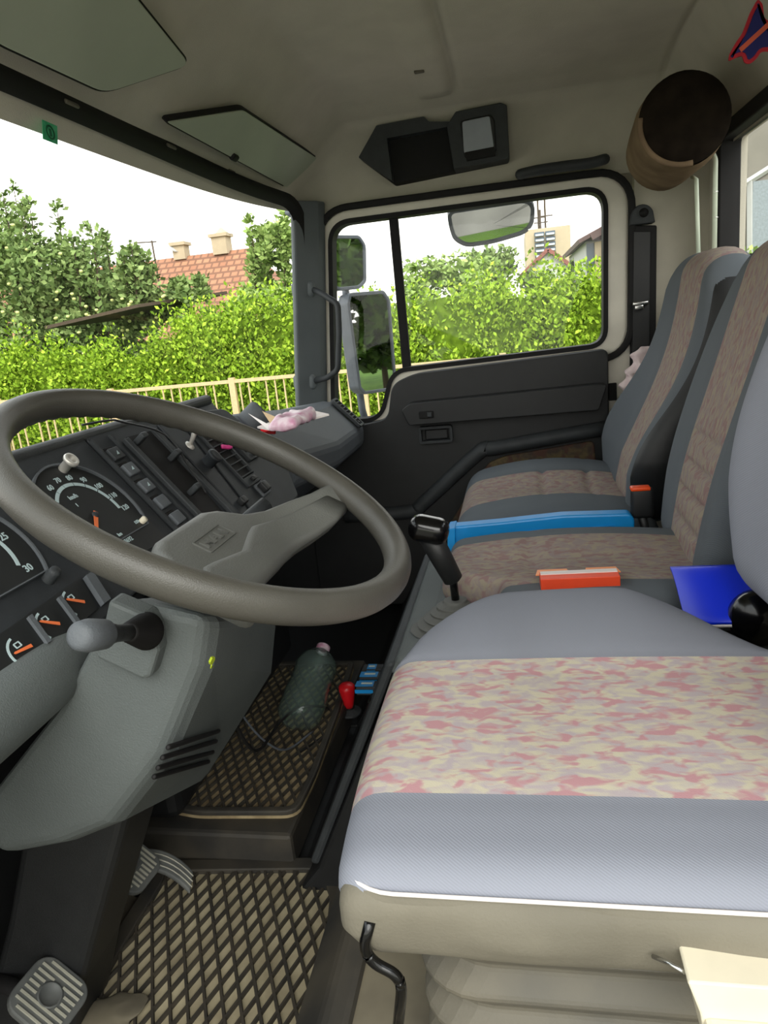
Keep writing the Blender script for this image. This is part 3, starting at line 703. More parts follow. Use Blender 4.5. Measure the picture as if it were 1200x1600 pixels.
# lock barrel in the panel
b = MB(PM @ Matrix.Translation((0.808, -0.036, 0))); b.lathe([(0.0065, 0), (0.0065, 0.018), (0.0095, 0.018), (0.0105, 0.021), (0.0095, 0.024), (0.0062, 0.024), (0.0058, 0.016), (0, 0.016)], 24, 0); b.build('lock_barrel', 'satin', dash, label='bright metal lock barrel')
b = MB(PM @ Matrix.Translation((0.649, -0.148, 0))); b.lathe([(0.008, 0), (0.0065, 0.012), (0.006, 0.016), (0, 0.016)], 20); b.build('dimmer_knob', 'dark', dash)
# three small gauges in one window
b = MB(PM); b.prism([(0.508, -0.212), (0.668, -0.206), (0.684, -0.166), (0.52, -0.172)], 0.0005, 0.003); gw = b.build('gauge_window', 'dial', dash)
for gy_, gs_, na in ((0.553, 0.196, 172), (0.602, 0.190, 142), (0.652, 0.186, 142)):
    T = PM @ Matrix.Translation((gy_, -gs_, 0.003)); b = MB(T)
    b.prism(arc_poly(0, -0.002, 0.019, 100, 215, 10) + arc_poly(0, -0.002, 0.0165, 100, 215, 10)[::-1], 0.0002, 0.0008)
    g_ = b.build('gauge_scale', 'mark', gw)
    b = MB(T @ Matrix.Rotation(math.radians(na), 4, 'Z')); b.prism([(-0.009, -0.0018), (0.012, -0.0012), (0.0135, 0), (0.012, 0.0012), (-0.009, 0.0018)], 0.001, 0.002); b.build('gauge_needle', 'needle', gw)
    b = MB(T); ring_between(b, rrect(-0.006, 0.004, 0.002, 0.010, 0.001), rrect(-0.0048, 0.0052, 0.0008, 0.0088, 0.0005), 0.0002, 0.0008); b.build('gauge_symbol', 'mark', gw)
for y_ in (0.579, 0.628):
    b = MB(PM); b.prism([(y_ - 0.003, -0.205), (y_ + 0.003, -0.205), (y_ + 0.010, -0.172), (y_ + 0.004, -0.172)], 0.002, 0.007); b.build('gauge_divider', 'dashgrey', gw)
b = MB(PM); b.prism([(0.676, -0.206), (0.690, -0.206), (0.702, -0.168), (0.688, -0.168)], 0.001, 0.008); b.build('gauge_divider', 'dashgrey', gw)
# column of rocker switches
for i, s_ in enumerate((0.038, 0.068, 0.100, 0.132, 0.163)):
    T = PM @ Matrix.Translation((0.925, -s_ - 0.004, 0.0)); b = MB(T)
    b.rbox((0, 0, 0.003), (0.026, 0.020, 0.010), 0.002, 2); r_ = b.build('rocker_switch', 'dashgrey' if i else 'dark', dash)
    b = MB(T); b.rbox((-0.001, 0.0125, 0.0015), (0.022, 0.0055, 0.004), 0.002, 2); b.build('switch_recess', 'sealB', r_)
    if i < 3: b = MB(T); b.prism([(-0.003, -0.003), (0.003, -0.003), (0.003, 0.003)], 0.008, 0.0084); b.build('switch_mark', 'mark', r_)
for y_ in (0.905, 0.952):
    b = MB(PM); b.box((y_, -0.105, 0.002), (0.004, 0.19, 0.006)); b.build('switch_row_edge', 'dark', dash)
# heater slider slots
b = MB(PM); b.prism([(0.975, -0.215), (1.04, -0.222), (1.06, -0.025), (0.985, -0.022)], 0.0015, 0.0025); b.build('slider_recess', 'sealB', cons)
for y_, w_ in ((0.975, 0.012), (1.062, 0.014)):
    b = MB(PM); b.box((y_, -0.12, 0.004), (w_, 0.19, 0.009)); b.build('slider_rail', 'dark', cons, bevel=0.002)
for y_, s_ in ((0.998, 0.036), (1.04, 0.082), (1.008, 0.145)):
    b = MB(PM @ Matrix.Translation((y_, -s_, 0))); b.rbox((0, 0, 0.012), (0.016, 0.010, 0.022), 0.003, 3); kn = b.build('slider_knob', 'dark', cons)
b = MB(PM); b.prism([(1.075, -0.225), (1.105, -0.225), (1.15, -0.025), (1.085, -0.02)], 0.001, 0.006); b.build('control_strip', 'panel', cons, bevel=0.002)
b = MB(PM); b.prism([(1.118, -0.23), (1.175, -0.23), (1.185, -0.04), (1.162, -0.03)], 0.001, 0.004); b.build('control_strip', 'panel', cons, bevel=0.002)
b = MB(PM @ Matrix.Translation((1.115, -0.075, 0.004))); b.lathe([(0.009, 0), (0.009, 0.003), (0.006, 0.004), (0.004, 0.006), (0, 0.006)], 16); b.tube([(0, 0, 0.004), (0.006, 0.010, 0.022), (0.010, 0.018, 0.038)], [0.0035, 0.0045, 0.0058], 12); b.build('toggle_switch', 'satin', cons, label='chrome toggle switch')
b = MB(PM @ Matrix.Translation((1.118, -0.116, 0.004))); b.lathe([(0.012, 0), (0.0115, 0.018), (0.0135, 0.020), (0.013, 0.024), (0.009, 0.025), (0, 0.0235)], 24); b.build('rotary_knob', 'panel', cons)
b = MB(PM @ Matrix.Translation((1.106, -0.203, 0.004))); b.rbox((0, 0, 0.006), (0.018, 0.014, 0.014), 0.003, 3); b.build('push_button', 'black', cons)
b = MB(PM @ Matrix.Translation((1.215, -0.205, 0.001))); b.box((0, 0, 0.002), (0.040, 0.028, 0.005)); kb = b.build('switch_bezel', 'dashgrey', cons, bevel=0.002)
b = MB(PM @ Matrix.Translation((1.212, -0.205, 0.004))); b.rbox((0, 0, 0.006), (0.022, 0.020, 0.014), 0.003, 3); b.build('push_button', 'black', kb)
def vent(y0, s0, y1, s1, parent, nsl=8):
    T = PM; b = MB(T); o_ = rrect(y0, -s1, y1, -s0, 0.004); i_ = rrect(y0 + 0.006, -s1 + 0.018, y1 - 0.006, -s0 - 0.006, 0.002)
    ring_between(b, o_, i_, 0.0, 0.008); v_ = b.build('air_vent', 'dark', parent, bevel=0.001)
    b = MB(T); b.box(((y0 + y1) / 2, -(s0 + s1) / 2, 0.0015), (y1 - y0 - 0.01, s1 - s0 - 0.01, 0.002)); b.build('vent_cavity', 'sealB', v_)
    for i in range(nsl):
        s_ = s0 + 0.012 + (s1 - s0 - 0.034) * i / (nsl - 1)
        b = MB(T); b.box(((y0 + y1) / 2, -s_, 0.005), (y1 - y0 - 0.013, 0.0022, 0.006)); b.build('vent_slat', 'dark', v_)
    b = MB(T); b.rbox(((y0 + y1) / 2, -s1 + 0.009, 0.011), (0.014, 0.009, 0.008), 0.002, 2); b.build('vent_thumbwheel', 'black', v_)
    return v_
vent(1.170, 0.055, 1.235, 0.190, dash); vent(1.258, 0.050, 1.32, 0.150, dash)
b = MB(PM @ Matrix.Translation((1.222, -0.105, 0.006)))
b.tube(smooth_path([(-0.020, 0.004, 0.002), (-0.006, -0.006, 0.008), (0.006, 0.004, 0.010), (0.016, -0.002, 0.012), (0.02, 0.006, 0.010)], 5), [0.004 + 0.003 * (i > 8) for i in range(21)], 8)
b.build('vent_clip', 'magenta', label='crumpled magenta clip wedged in the dashboard air vent', cat='clip')

# passenger side of the dashboard
pd = thing('dashboard_side_pod', (-0.62, 1.75, 0.5), 'grey passenger-side dashboard pod with a corner air vent', 'dashboard')
def PZ(px, py, y): q = at(px, py, 'y', y); return (q.x, q.z)
sA = [(-0.575, 0.762), (-0.535, 0.745), (-0.47, 0.66), (-0.475, 0.60), (-0.56, 0.52), (-0.80, 0.52), (-0.80, 0.72), (-0.70, 0.755)]
sB = [(-0.575, 0.725), (-0.525, 0.705), (-0.455, 0.625), (-0.46, 0.575), (-0.56, 0.50), (-0.78, 0.50), (-0.78, 0.70), (-0.69, 0.715)]
sC = [(-0.585, 0.698), (-0.545, 0.690), (-0.470, 0.612), (-0.475, 0.560), (-0.57, 0.49), (-0.74, 0.50), (-0.74, 0.67), (-0.66, 0.69)]
loft('pod_body', [sec(1.405, sA), sec(1.75, sB), sec(2.125, sC)], 'dashgrey', pd, bevel=0.012, )
b = MB(); a_, b_, c_ = V((-0.556, 1.42, 0.766)), V((-0.552, 1.75, 0.722)), V((-0.566, 2.02, 0.702))
vc = V((-0.502, 2.06, 0.664)); 
VM = frame(vc, (0.075, 0.0, -0.080), (0.0, 1.0, -0.03)); VM = VM if (VM.to_3x3() @ V((0, 0, 1))).z > 0 else VM @ Matrix.Diagonal((-1, 1, -1, 1))
b = MB(VM); ring_between(b, rrect(-0.058, -0.028, 0.058, 0.028, 0.008), rrect(-0.050, -0.019, 0.050, 0.019, 0.005), -0.004, 0.006); vv = b.build('air_vent', 'dark', pd, bevel=0.002)
b = MB(VM); b.box((0, 0, 0.0), (0.10, 0.04, 0.002)); b.build('vent_cavity', 'sealB', vv)
for i in range(7): b = MB(VM); b.box((-0.042 + i * 0.012, 0, 0.003), (0.0035, 0.036, 0.006), 0); b.build('vent_slat', 'dark', vv)
b = MB(VM); b.lathe([(0.006, 0), (0.006, 0.005), (0, 0.006)], 14, 0, Matrix.Translation((0.043, 0, 0))); b.build('vent_thumbwheel', 'black', vv)
# dark underside of the dash: heater box and bulkhead
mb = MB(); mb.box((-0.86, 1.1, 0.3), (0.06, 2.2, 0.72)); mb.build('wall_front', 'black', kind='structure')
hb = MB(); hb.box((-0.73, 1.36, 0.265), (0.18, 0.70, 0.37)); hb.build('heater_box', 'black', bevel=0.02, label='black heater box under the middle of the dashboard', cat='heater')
cb = MB(); cb.tube(smooth_path([(-0.60, 1.02, 0.52), (-0.50, 1.05, 0.40), (-0.53, 1.10, 0.25), (-0.50, 1.18, 0.12), (-0.47, 1.30, 0.085)], 8), 0.0022, 6); cb.build('cable', 'mframe', label='thin grey cable hanging down beside the heater box', cat='cable')
cb = MB(); cb.tube(smooth_path([at(128, 664, 'x', -0.615), at(170, 657, 'x', -0.595), PP(0.99, 0.0, 0.012), PP(1.05, 0.05, 0.02), PP(1.035, 0.13, 0.014), PP(1.03, 0.16, 0.01)], 8), 0.0017, 6)
cb.build('cable', 'black', label='thin black cable trailing over the dashboard edge into the slider controls', cat='cable')
cb = MB(); cb.tube(smooth_path([(-0.42, 0.83, 0.42), (-0.44, 0.92, 0.30), (-0.50, 1.10, 0.18), (-0.53, 1.27, 0.125), (-0.50, 1.33, 0.125), (-0.46, 1.40, 0.078), (-0.44, 1.32, 0.076), (-0.49, 1.22, 0.078)], 8), 0.003, 6)
cb.build('cable', 'sealB', label='thick black cable running across the water bottle to the mat', cat='cable')

# papers and cup on the pod
tr = thing('card_tray', (-0.55, 1.60, 0.755), 'open red and white card packet with pink film lying on the dashboard', 'packet')
b = MB(); 
T0 = [at(*q, 'z', 0.768) for q in ((396, 650), (420, 682), (505, 650), (470, 640))]
def quadplate(pts, th, name, m_, parent):
    return MB().sheet(pts, th).build(name, m_, parent)
tz = 0.775
q1 = [at(x, y, 'z', z) for x, y, z in ((402, 668, 0.768), (424, 672, 0.768), (514, 648, 0.778), (478, 640, 0.785))]
quadplate(q1, 0.003, 'card_base', 'paper', tr)
q2 = [at(x, y, 'z', z) for x, y, z in ((408, 664, 0.765), (430, 670, 0.765), (430, 678, 0.752), (408, 676, 0.752))]
quadplate(q2, 0.003, 'red_side', 'red', tr)
q3 = [at(x, y, 'z', z) for x, y, z in ((388, 646, 0.79), (428, 668, 0.772), (420, 672, 0.768))]
quadplate(q3, 0.002, 'raised_flap', 'paper', tr)
q4 = [at(x, y, 'z', z) for x, y, z in ((410, 643, 0.79), (438, 655, 0.782), (424, 664, 0.775))]
quadplate(q4, 0.002, 'kraft_flap', 'kraft', tr)
b = MB(); ctr = at(458, 655, 'z', 0.785)
b.rbox(ctr, (0.045, 0.12, 0.016), 0.008, 4, 8, fn=lambda p, u: p + V((0, 0, 0.006 * noise.noise(p * 60)))); b.build('pink_film', 'pinkfilm', tr)
b = MB(); cc = at(398, 652, 'z', 0.775); b.lathe([(0.0, -0.02), (0.022, -0.02), (0.024, 0.014), (0.020, 0.018), (0.017, 0.014), (0, 0.012)], 24, 0, Matrix.Translation(cc) @ Matrix.Rotation(0.9, 4, 'Y') @ Matrix.Rotation(-0.5, 4, 'X'))
b.build('cup_holder', 'dashgrey', label='small round grey cup lying behind the card packet on the dashboard', cat='cup')

# ================================================================== SEATS
def cushion(parent, x0, x1, y0, y1, zt, h, mats, pat, far, near, front=0.0, seams=(), r=0.05, mid=(30, 44, 3), rear_drop=0.0, plan=False, under=None, notch=0):
    hx, hy = (x1 - x0) / 2, (y1 - y0) / 2
    def fn(p, u):
        top = max(0, min(1, (u.z + 0.2)))
        fx = max(0.0, math.cos(max(-1, min(1, u.x * 0.97)) * PI / 2)) ** 0.8
        if u.y > 0: p.z += top * far * max(0, math.sin(max(0, min(1, (u.y - 0.15) / 0.85)) * PI * 0.80)) * fx
        else: p.z += top * near * max(0, math.sin(max(0, min(1, (-u.y - 0.15) / 0.85)) * PI * 0.80)) * fx
        p.x -= front * (1 - (abs(u.y)) ** 2.5) * max(0, -u.x)
        for s_ in seams: p.z -= top * 0.008 * math.exp(-((u.x - s_) / 0.035) ** 2) * (1 if pat[0] < u.y < pat[1] else 0.2)
        p.z -= top * 0.006 * (math.exp(-((u.y - pat[0]) / 0.03) ** 2) + math.exp(-((u.y - pat[1]) / 0.03) ** 2)) * (1 if far > 0.02 else 0.3)
        p.z -= rear_drop * max(0, u.x) * top
        if notch and u.x < 0.3: p.x += notch * max(0, min(1, (-u.y - 0.15) / 0.35)) * max(0, 0.3 - u.x) / 1.3
        if plan:
            X = p.x + (x0 + x1) / 2; w_ = max(0, (u.y - 0.25) / 0.75)
            dd = min(1, max(0, (-0.025 - X) / 0.12)) ** 2 * 0.17 + min(1.6, max(0, (X - 0.09) / 0.15)) ** 2 * 0.15
            p.y -= dd * w_; p.z -= w_ * max(0, (X - 0.12) / 0.2) * 0.05
        return p
    b = MB(); b.rbox(((x0 + x1) / 2, (y0 + y1) / 2, zt - h / 2), (x1 - x0, y1 - y0, h), r, 5, mid, fn=fn, mf=lambda u: (2 if under and u.z < 0.52 and u.y < 0.9 and u.x > -0.9 else 1 if (pat[0] < u.y < pat[1]) else 0))
    return b.build('seat_cushion', mats + ([under] if under else []), parent)
def backrest(parent, xb, xt, y0, y1, zb, zt, th, mats, pat, bol, lumbar=0.012, taper=0.14, seams=(), side=0, r=0.05, tr=0.12, swell=0.0, low=False):
    hz = (zt - zb) / 2; hy = (y1 - y0) / 2
    def fn(p, u):
        tz = (u.z + 1) / 2
        p.y *= 1 - taper * max(0, tz - 0.45) ** 1.6 * 2.2 - 0.10 * max(0, 0.25 - tz) / 0.25
        # rounded shoulders
        p.z -= 0.07 * max(0, (abs(u.y) - 0.35) / 0.65) ** 2 * max(0, u.z) ** 2
        fr = max(0, min(1, 0.5 - u.x))
        p.x -= fr * bol * max(0, (abs(u.y) - 0.35) / 0.65) ** 1.5 * (math.exp(-((tz - 0.30) / 0.20) ** 2) if low else math.sin(max(0.0, min(1, tz * 1.08)) * PI) ** 0.6)
        if low: p.y *= 1 - 0.10 * max(0, tz - 0.3)
        if low: p.x += 0.030 * math.sin(max(0, min(1, (tz - 0.2) / 0.8)) * PI)
        p.x -= fr * lumbar * math.exp(-((tz - 0.32) / 0.22) ** 2)
        for s_ in seams: p.x += fr * 0.009 * math.exp(-((u.z - s_) / 0.02) ** 2) * (1 if pat[0] < u.y < pat[1] else 0)
        p.x += fr * 0.005 * (math.exp(-((u.y - pat[0]) / 0.04) ** 2) + math.exp(-((u.y - pat[1]) / 0.04) ** 2))
        p.x += (xt - xb) * (tz - 0.0) ** 1.15
        return p
    def mf(u):
        if side and u.y < -0.93 or u.x > 0.8: return 2
        return 1 if (pat[0] < u.y < pat[1]) and u.x < 0.6 else 0
    b = MB(); b.rbox((xb + th / 2, (y0 + y1) / 2, (zb + zt) / 2), (th, y1 - y0, zt - zb), r, 5, (3, 36, 60), fn=fn, mf=mf)
    return b.build('backrest', mats, parent)

# driver's seat
ds = thing('driver_seat', (0.1, 0.655, 0.28), 'large suspension driver seat, grey with pink and cream patterned panel, above rubber bellows', 'seat')
cushion(ds, -0.150, 0.36, 0.402, 0.925, 0.545, 0.060, ['seat', 'pat'], (-0.655, 0.25), 0.018, 0.003, front=0.012, r=0.032, plan=True, under='skirt')
pl_ = [(x, y) for x, y in rrect(-0.150, 0.4035, 0.36, 0.925, 0.045, 8) if y < 0.43]
pl_.sort(key=lambda q: 0); k0 = max(range(len(pl_)), key=lambda i: (V(pl_[i]) - V(pl_[i - 1])).length); pl_ = pl_[k0:] + pl_[:k0]
b = MB(); b.tube([(x, y, 0.532) for x, y in pl_], 0.0015, 8); b.build('piping', 'paper', ds, label='pale piping along the cushion edge')
def skf(p, u):
    X = p.x + 0.107; w_ = max(0, (u.y - 0.25) / 0.75); dd = min(1, max(0, (-0.025 - X) / 0.12)) ** 2 * 0.17 + min(1.6, max(0, (X - 0.09) / 0.15)) ** 2 * 0.15; p.y -= dd * w_; p.z -= w_ * max(0, (X - 0.12) / 0.2) * 0.05
    p.y *= 1 - 0.05 * max(0, -u.z); p.x *= 1 - 0.05 * max(0, -u.z); p.y -= 0.004 * math.sin(p.x * 40) * max(0, 1 - abs(u.z)) ; return p
b = MB(); b.rbox((0.107, 0.647, 0.4975), (0.512, 0.496, 0.073), 0.022, 5, (30, 20, 4), fn=skf); b.build('cushion_skirt', 'skirt', ds, label='dusty beige vinyl skirt')
rings = []
for i in range(9):
    z = 0.445 - i * 0.0205; e = 0.0 if i % 2 == 0 else -0.016
    rings.append([(x, y, z) for x, y in rrect(-0.108 - e, 0.435 - e, 0.30 + e, 0.86 + e, 0.05, 6)])
k = len(rings[0]); vs = sum(rings, []); fs = [tuple(range(k)), tuple(8 * k + i for i in range(k))]
for i in range(8):
    for j in range(k): fs.append((i * k + j, i * k + (j + 1) % k, (i + 1) * k + (j + 1) % k, (i + 1) * k + j))
b = MB(); b.add(vs, fs, 0, False); b.build('bellows', 'bellow', ds, bevel=0.006, seg=3)
backrest(ds, 0.250, 0.375, 0.395, 0.915, 0.555, 1.12, 0.12, ['seat', 'pat', 'seat_shade'], (-0.45, 0.45), 0.05, seams=(-0.35, -0.6))
b = MB(); hp_ = [at(578, 1440, 'y', 0.40), at(568, 1480, 'y', 0.40), at(582, 1504, 'y', 0.40), at(622, 1524, 'y', 0.40), at(628, 1545, 'y', 0.40), at(618, 1640, 'y', 0.41)]
b.tube(fillet_path(hp_, 0.008), 0.0042, 10); b.build('adjuster_handle', 'gloss', ds, label='glossy black bent rod handle')
cp = MB(); 
cx0, cz0 = PZ(1068, 1518, 0.385)
cp.prism(round_poly([(cx0, cz0 + 0.003), (cx0 + 0.008, cz0 - 0.022), (cx0 + 0.012, cz0 - 0.052), (cx0 + 0.20, cz0 - 0.052), (cx0 + 0.20, cz0 + 0.003)], 0.002, 2), 0.375, 0.43, 0, XZ)
cpo = cp.build('control_block', 'creamp', ds, bevel=0.003, label='cream plastic seat control block')
b = MB(); b.box((cx0 + 0.105, 0.372, cz0 - 0.029), (0.19, 0.012, 0.010)); b.build('control_ridge', 'creamp', cpo, bevel=0.004)
for k_, dx_ in enumerate((0.030, 0.062, 0.092)):
    s_ = 1 if k_ % 2 == 0 else -1
    b = MB(Matrix.Translation((cx0 + dx_, 0.373, cz0 - 0.041)) @ XZ @ Matrix.Diagonal((1, s_, 1, 1))); b.prism([(-0.004, -0.005), (0.004, -0.005), (0.004, 0.0), (0.009, 0.0), (0, 0.006), (-0.009, 0.0), (-0.004, 0.0)], -0.0005, 0.0015); b.build('arrow_mark', 'black', cpo)
b = MB(); b.tube([at(1020, 1494, 'y', 0.40), at(1048, 1506, 'y', 0.39), at(1070, 1520, 'y', 0.385)], 0.0016, 6); b.build('control_cable', 'chrome', ds)
rc = MB(); rp_ = at(1182, 955, 'y', 0.93)
b = MB(); b.lathe([(0, -0.02), (0.026, -0.02), (0.034, -0.012), (0.036, 0.0), (0.034, 0.012), (0.0, 0.016)], 28, 0, Matrix.Translation(tuple(at(1185, 965, 'y', 0.90))) @ Matrix.Rotation(PI / 2, 4, 'X')); b.build('recliner_wheel', 'gloss', ds, label='glossy black recliner wheel')

# middle seat
ms_ = thing('middle_seat', (0.1, 1.18, 0.42), 'flat middle seat with patterned panel coloured as in shade, between the two outer seats', 'seat')
cushion(ms_, -0.145, 0.30, 0.99, 1.315, 0.503, 0.062, ['seat_shade', 'pat_shade'], (-0.62, 0.58), 0.020, 0.010, seams=(-0.32,), r=0.03, notch=0.095)
backrest(ms_, 0.245, 0.375, 1.03, 1.40, 0.47, 0.985, 0.10, ['seat_shade', 'pat_shade', 'seat_shade'], (-0.52, 0.46), 0.015, lumbar=0.006, taper=0.05, seams=(-0.18, -0.36, -0.54, -0.72), r=0.04)
# passenger seat
ps = thing('passenger_seat', (0.1, 1.76, 0.3), 'far passenger seat with raised side bolsters and patterned panel in shaded colours', 'seat')
cushion(ps, -0.165, 0.28, 1.50, 2.04, 0.468, 0.13, ['seat_shade', 'pat_shade'], (-0.52, 0.45), 0.042, 0.036, seams=(-0.05, 0.45), r=0.055)
b = MB(); b.rbox((0.06, 1.77, 0.36), (0.40, 0.46, 0.16), 0.02, 3); b.build('seat_base', 'dark', ps, bevel=0)
backrest(ps, 0.212, 0.375, 1.50, 2.05, 0.44, 0.995, 0.11, ['seat_shade', 'pat_shade', 'black'], (-0.66, 0.14), 0.045, lumbar=0.004, taper=0.15, seams=(), side=1, r=0.05, low=True)  # near side coloured black to stand for shade on the grey bolster
# belt buckle of the passenger seat
bk = thing('seat_belt_buckle', (0.19, 1.46, 0.47), 'black seat belt buckle with orange-red release button', 'buckle')
bp_ = at(1003, 785, 'y', 1.40)
b = MB(); b.rbox((bp_.x, 1.40, bp_.z), (0.042, 0.024, 0.060), 0.008, 3); b.build('buckle_body', 'black', bk)
b = MB(); b.rbox((bp_.x - 0.004, 1.395, bp_.z + 0.030), (0.036, 0.022, 0.008), 0.003, 3); b.build('release_button', 'buckle', bk)
b = MB(); b.tube([(bp_.x, 1.40, bp_.z - 0.028), (bp_.x + 0.01, 1.41, bp_.z - 0.07), (bp_.x + 0.03, 1.42, bp_.z - 0.10)], 0.009, 10); b.build('stalk', 'black', bk)
# bright blue plastic thing between the seats
tb = thing('plastic_trough', (0.0, 1.37, 0.40), 'long bright blue plastic panel wedged between middle and passenger seat', 'panel')
yb = 1.375
bpoly = [PZ(x, y, yb) for x, y in ((702, 824), (780, 817), (880, 806), (985, 803), (992, 812), (990, 858), (900, 870), (760, 880), (706, 872))]
b = MB(); b.prism(round_poly(bpoly[::-1], 0.006, 3), yb, yb + 0.035, 0, XZ); b.build('trough_side', 'cyan', tb, bevel=0.004)
for q in (((800, 832), (850, 827), (850, 836), (806, 838)), ((860, 829), (960, 820), (966, 828), (950, 836), (862, 838))):
    pp_ = dense(round_poly([PZ(x, y, yb) for x, y in q][::-1], 0.002, 2), 0.03)
    b = MB(); ring_between(b, pp_, offs(pp_, -0.002), yb - 0.0025, yb + 0.002, 0, XZ); b.build('moulded_rib', 'cyan', tb)
b = MB(); b.prism(round_poly([PZ(x, y, yb) for x, y in ((700, 824), (712, 822), (712, 868), (700, 868))][::-1], 0.002, 2), yb - 0.012, yb + 0.04, 0, XZ); b.build('end_flange', 'cyan', tb, bevel=0.003)
# orange carton
oc = thing('orange_carton', (0.08, 1.06, 0.505), 'flat orange-red cardboard carton lying open on the middle seat', 'carton')
c0, c1 = at(845, 916, 'z', 0.515), at(969, 911, 'z', 0.515)
ex = (c1 - c0).normalized(); OM = frame(c0, ex, V((0, 1, 0)))
L_ = (c1 - c0).length
b = MB(OM); b.box((L_ / 2, 0.012, 0.0), (L_, 0.03, 0.024)); b.build('carton_body', 'orange', oc, bevel=0.001)
b = MB(OM); b.box((L_ / 2, -0.0035, -0.0085), (L_, 0.002, 0.005)); b.build('white_band', 'paper', oc)
b = MB(OM); b.box((L_ / 2, 0.02, 0.0128), (L_ * 0.98, 0.012, 0.0015)); b.build('white_lining', 'paper', oc)
for a_ in (0.18, 0.82): b = MB(OM); b.prism([(L_ * a_ - 0.026, 0.028), (L_ * a_ + 0.026, 0.028), (L_ * a_ + 0.022, 0.050), (L_ * a_ - 0.022, 0.050)], 0.006, 0.0075); b.build('carton_flap', 'orangel', oc)
# blue folder
bf = MB(); z_ = 0.515
f0 = [at(x, y, 'z', z) for x, y, z in ((1046, 882, 0.545), (1160, 893, 0.545), (1200, 902, 0.545), (1210, 960, 0.545), (1120, 985, 0.53), (1046, 925, 0.515))]
fo = thing('blue_folder', (0.27, 1.0, 0.51), 'royal blue plastic folder lying between driver and middle seat', 'folder')
def curved(u_):
    return None
e1 = V((0.24, -0.03, 0.0)); o1 = at(1047, 883, 'z', 0.552); o2 = at(1050, 924, 'z', 0.55)
vs = []; fs = []; NN = 12
for i in range(NN + 1):
    t_ = i / NN; ang = t_ * PI * 0.62
    pz = 0.548 - 0.028 * (1 - math.cos(ang)) ; py = o1.y - 0.12 * t_ + 0.02 * math.sin(ang)
    for q in (0, 1): vs.append((o1.x + q * 0.17, py, pz - 0.002)); 
vs2 = vs + [(x, y, z + 0.004) for x, y, z in vs]; k = len(vs)
for i in range(NN):
    a = 2 * i; fs += [(a, a + 1, a + 3, a + 2), (k + a, k + a + 2, k + a + 3, k + a + 1), (a, a + 2, k + a + 2, k + a), (a + 1, k + a + 1, k + a + 3, a + 3)]
fs += [(0, k, k + 1, 1), (2 * NN, 2 * NN + 1, k + 2 * NN + 1, k + 2 * NN)]
MB().add(vs2, fs, 0, True).build('folder_cover', 'blue', fo)
MB().add([(x + 0.004, y, z - 0.004) for x, y, z in vs2], fs, 0, True).build('folder_pages', 'paper', fo)
b = MB(); hc = at(1095, 945, 'y', 0.95); b.prism([(hc.x - 0.02, hc.z - 0.03), (hc.x + 0.03, hc.z - 0.03), (hc.x + 0.01, hc.z + 0.016), (hc.x + 0.004, hc.z + 0.017)], 0.94, 0.952, 0, XZ)
b.build('bracket', 'dashgrey', label='small grey triangular bracket beside the blue folder', cat='bracket')

# ================================================================== GEAR LEVER, FLOOR THINGS
gl = thing('gear_lever', (-0.10, 1.06, 0.43), 'gear lever with glossy black T-shaped knob and grey rubber boot', 'gear lever')
g0, g1, g2, g3 = at(712, 940, 'y', 1.06), at(708, 905, 'y', 1.055), at(688, 868, 'y', 1.05), at(668, 832, 'y', 1.04)
b = MB(); b.tube([g0, g1, (g1 + g2) / 2], 0.0065, 14); b.build('lever_shaft', 'gloss', gl)
b = MB(); b.tube([g1 + (g1 - g2).normalized() * 0.004, g1, g2, g3], [0.010, 0.0155, 0.0175, 0.018], 20); b.build('grip', 'black', gl)
kc = at(670, 827, 'y', 1.035); b = MB(Matrix.Translation(kc) @ Matrix.Rotation(0.25, 4, 'Y')); b.rbox((0, 0, 0.0), (0.062, 0.044, 0.040), 0.0175, 7, 4); b.build('knob', 'gloss', gl)
bt = []; bc = at(703, 975, 'z', 0.44); bc = V((-0.135, 1.045, 0.43)); tp = g0 + V((0, 0, 0.004))
NR_ = 13
for i in range(NR_):
    t_ = i / (NR_ - 1); c_ = bc.lerp(tp, t_); r_ = 0.044 * (1 - t_) ** 0.9 + 0.017; 
    if i % 2: r_ *= 0.80
    bt.append([(c_.x + r_ * math.cos(a) * 1.1, c_.y + r_ * math.sin(a), c_.z) for a in [2 * PI * k / 20 for k in range(20)]])
loft('rubber_boot', bt, 'boot', gl, bevel=0.0015)
# red valve knob and blue tagged boxes
rv = thing('parking_valve', (-0.44, 1.44, 0.07), 'black control lever with bright red tapered knob', 'valve')
kb_ = at(543, 1084, 'y', 1.44); b = MB(Matrix.Translation(kb_)); b.lathe([(0, -0.036), (0.010, -0.034), (0.012, -0.025), (0.019, 0.012), (0.0185, 0.020), (0.013, 0.025), (0, 0.026)], 28); b.build('knob', 'red', rv)
b = MB(Matrix.Translation(kb_ - V((0, 0, 0.044)))); b.lathe([(0, 0.006), (0.012, 0.006), (0.014, 0.0), (0.026, 0.0), (0.028, -0.004), (0.024, -0.008), (0, -0.008)], 28); b.build('collar', 'dark', rv)
b = MB(); b.tube([kb_ - V((0, 0, 0.05)), V((kb_.x, kb_.y + 0.005, 0.07))], 0.012, 14); b.build('stem', 'sealB', rv)
boxes = [((568, 1045), (600, 1040), 'small black box with tall blue label, farthest of three beside the red knob', 0.08), ((562, 1057), (600, 1053), 'flat black box with blue label, middle one beside the red knob', 0.07), ((556, 1072), (596, 1068), 'flat black box with blue label, nearest the red knob', 0.06)]
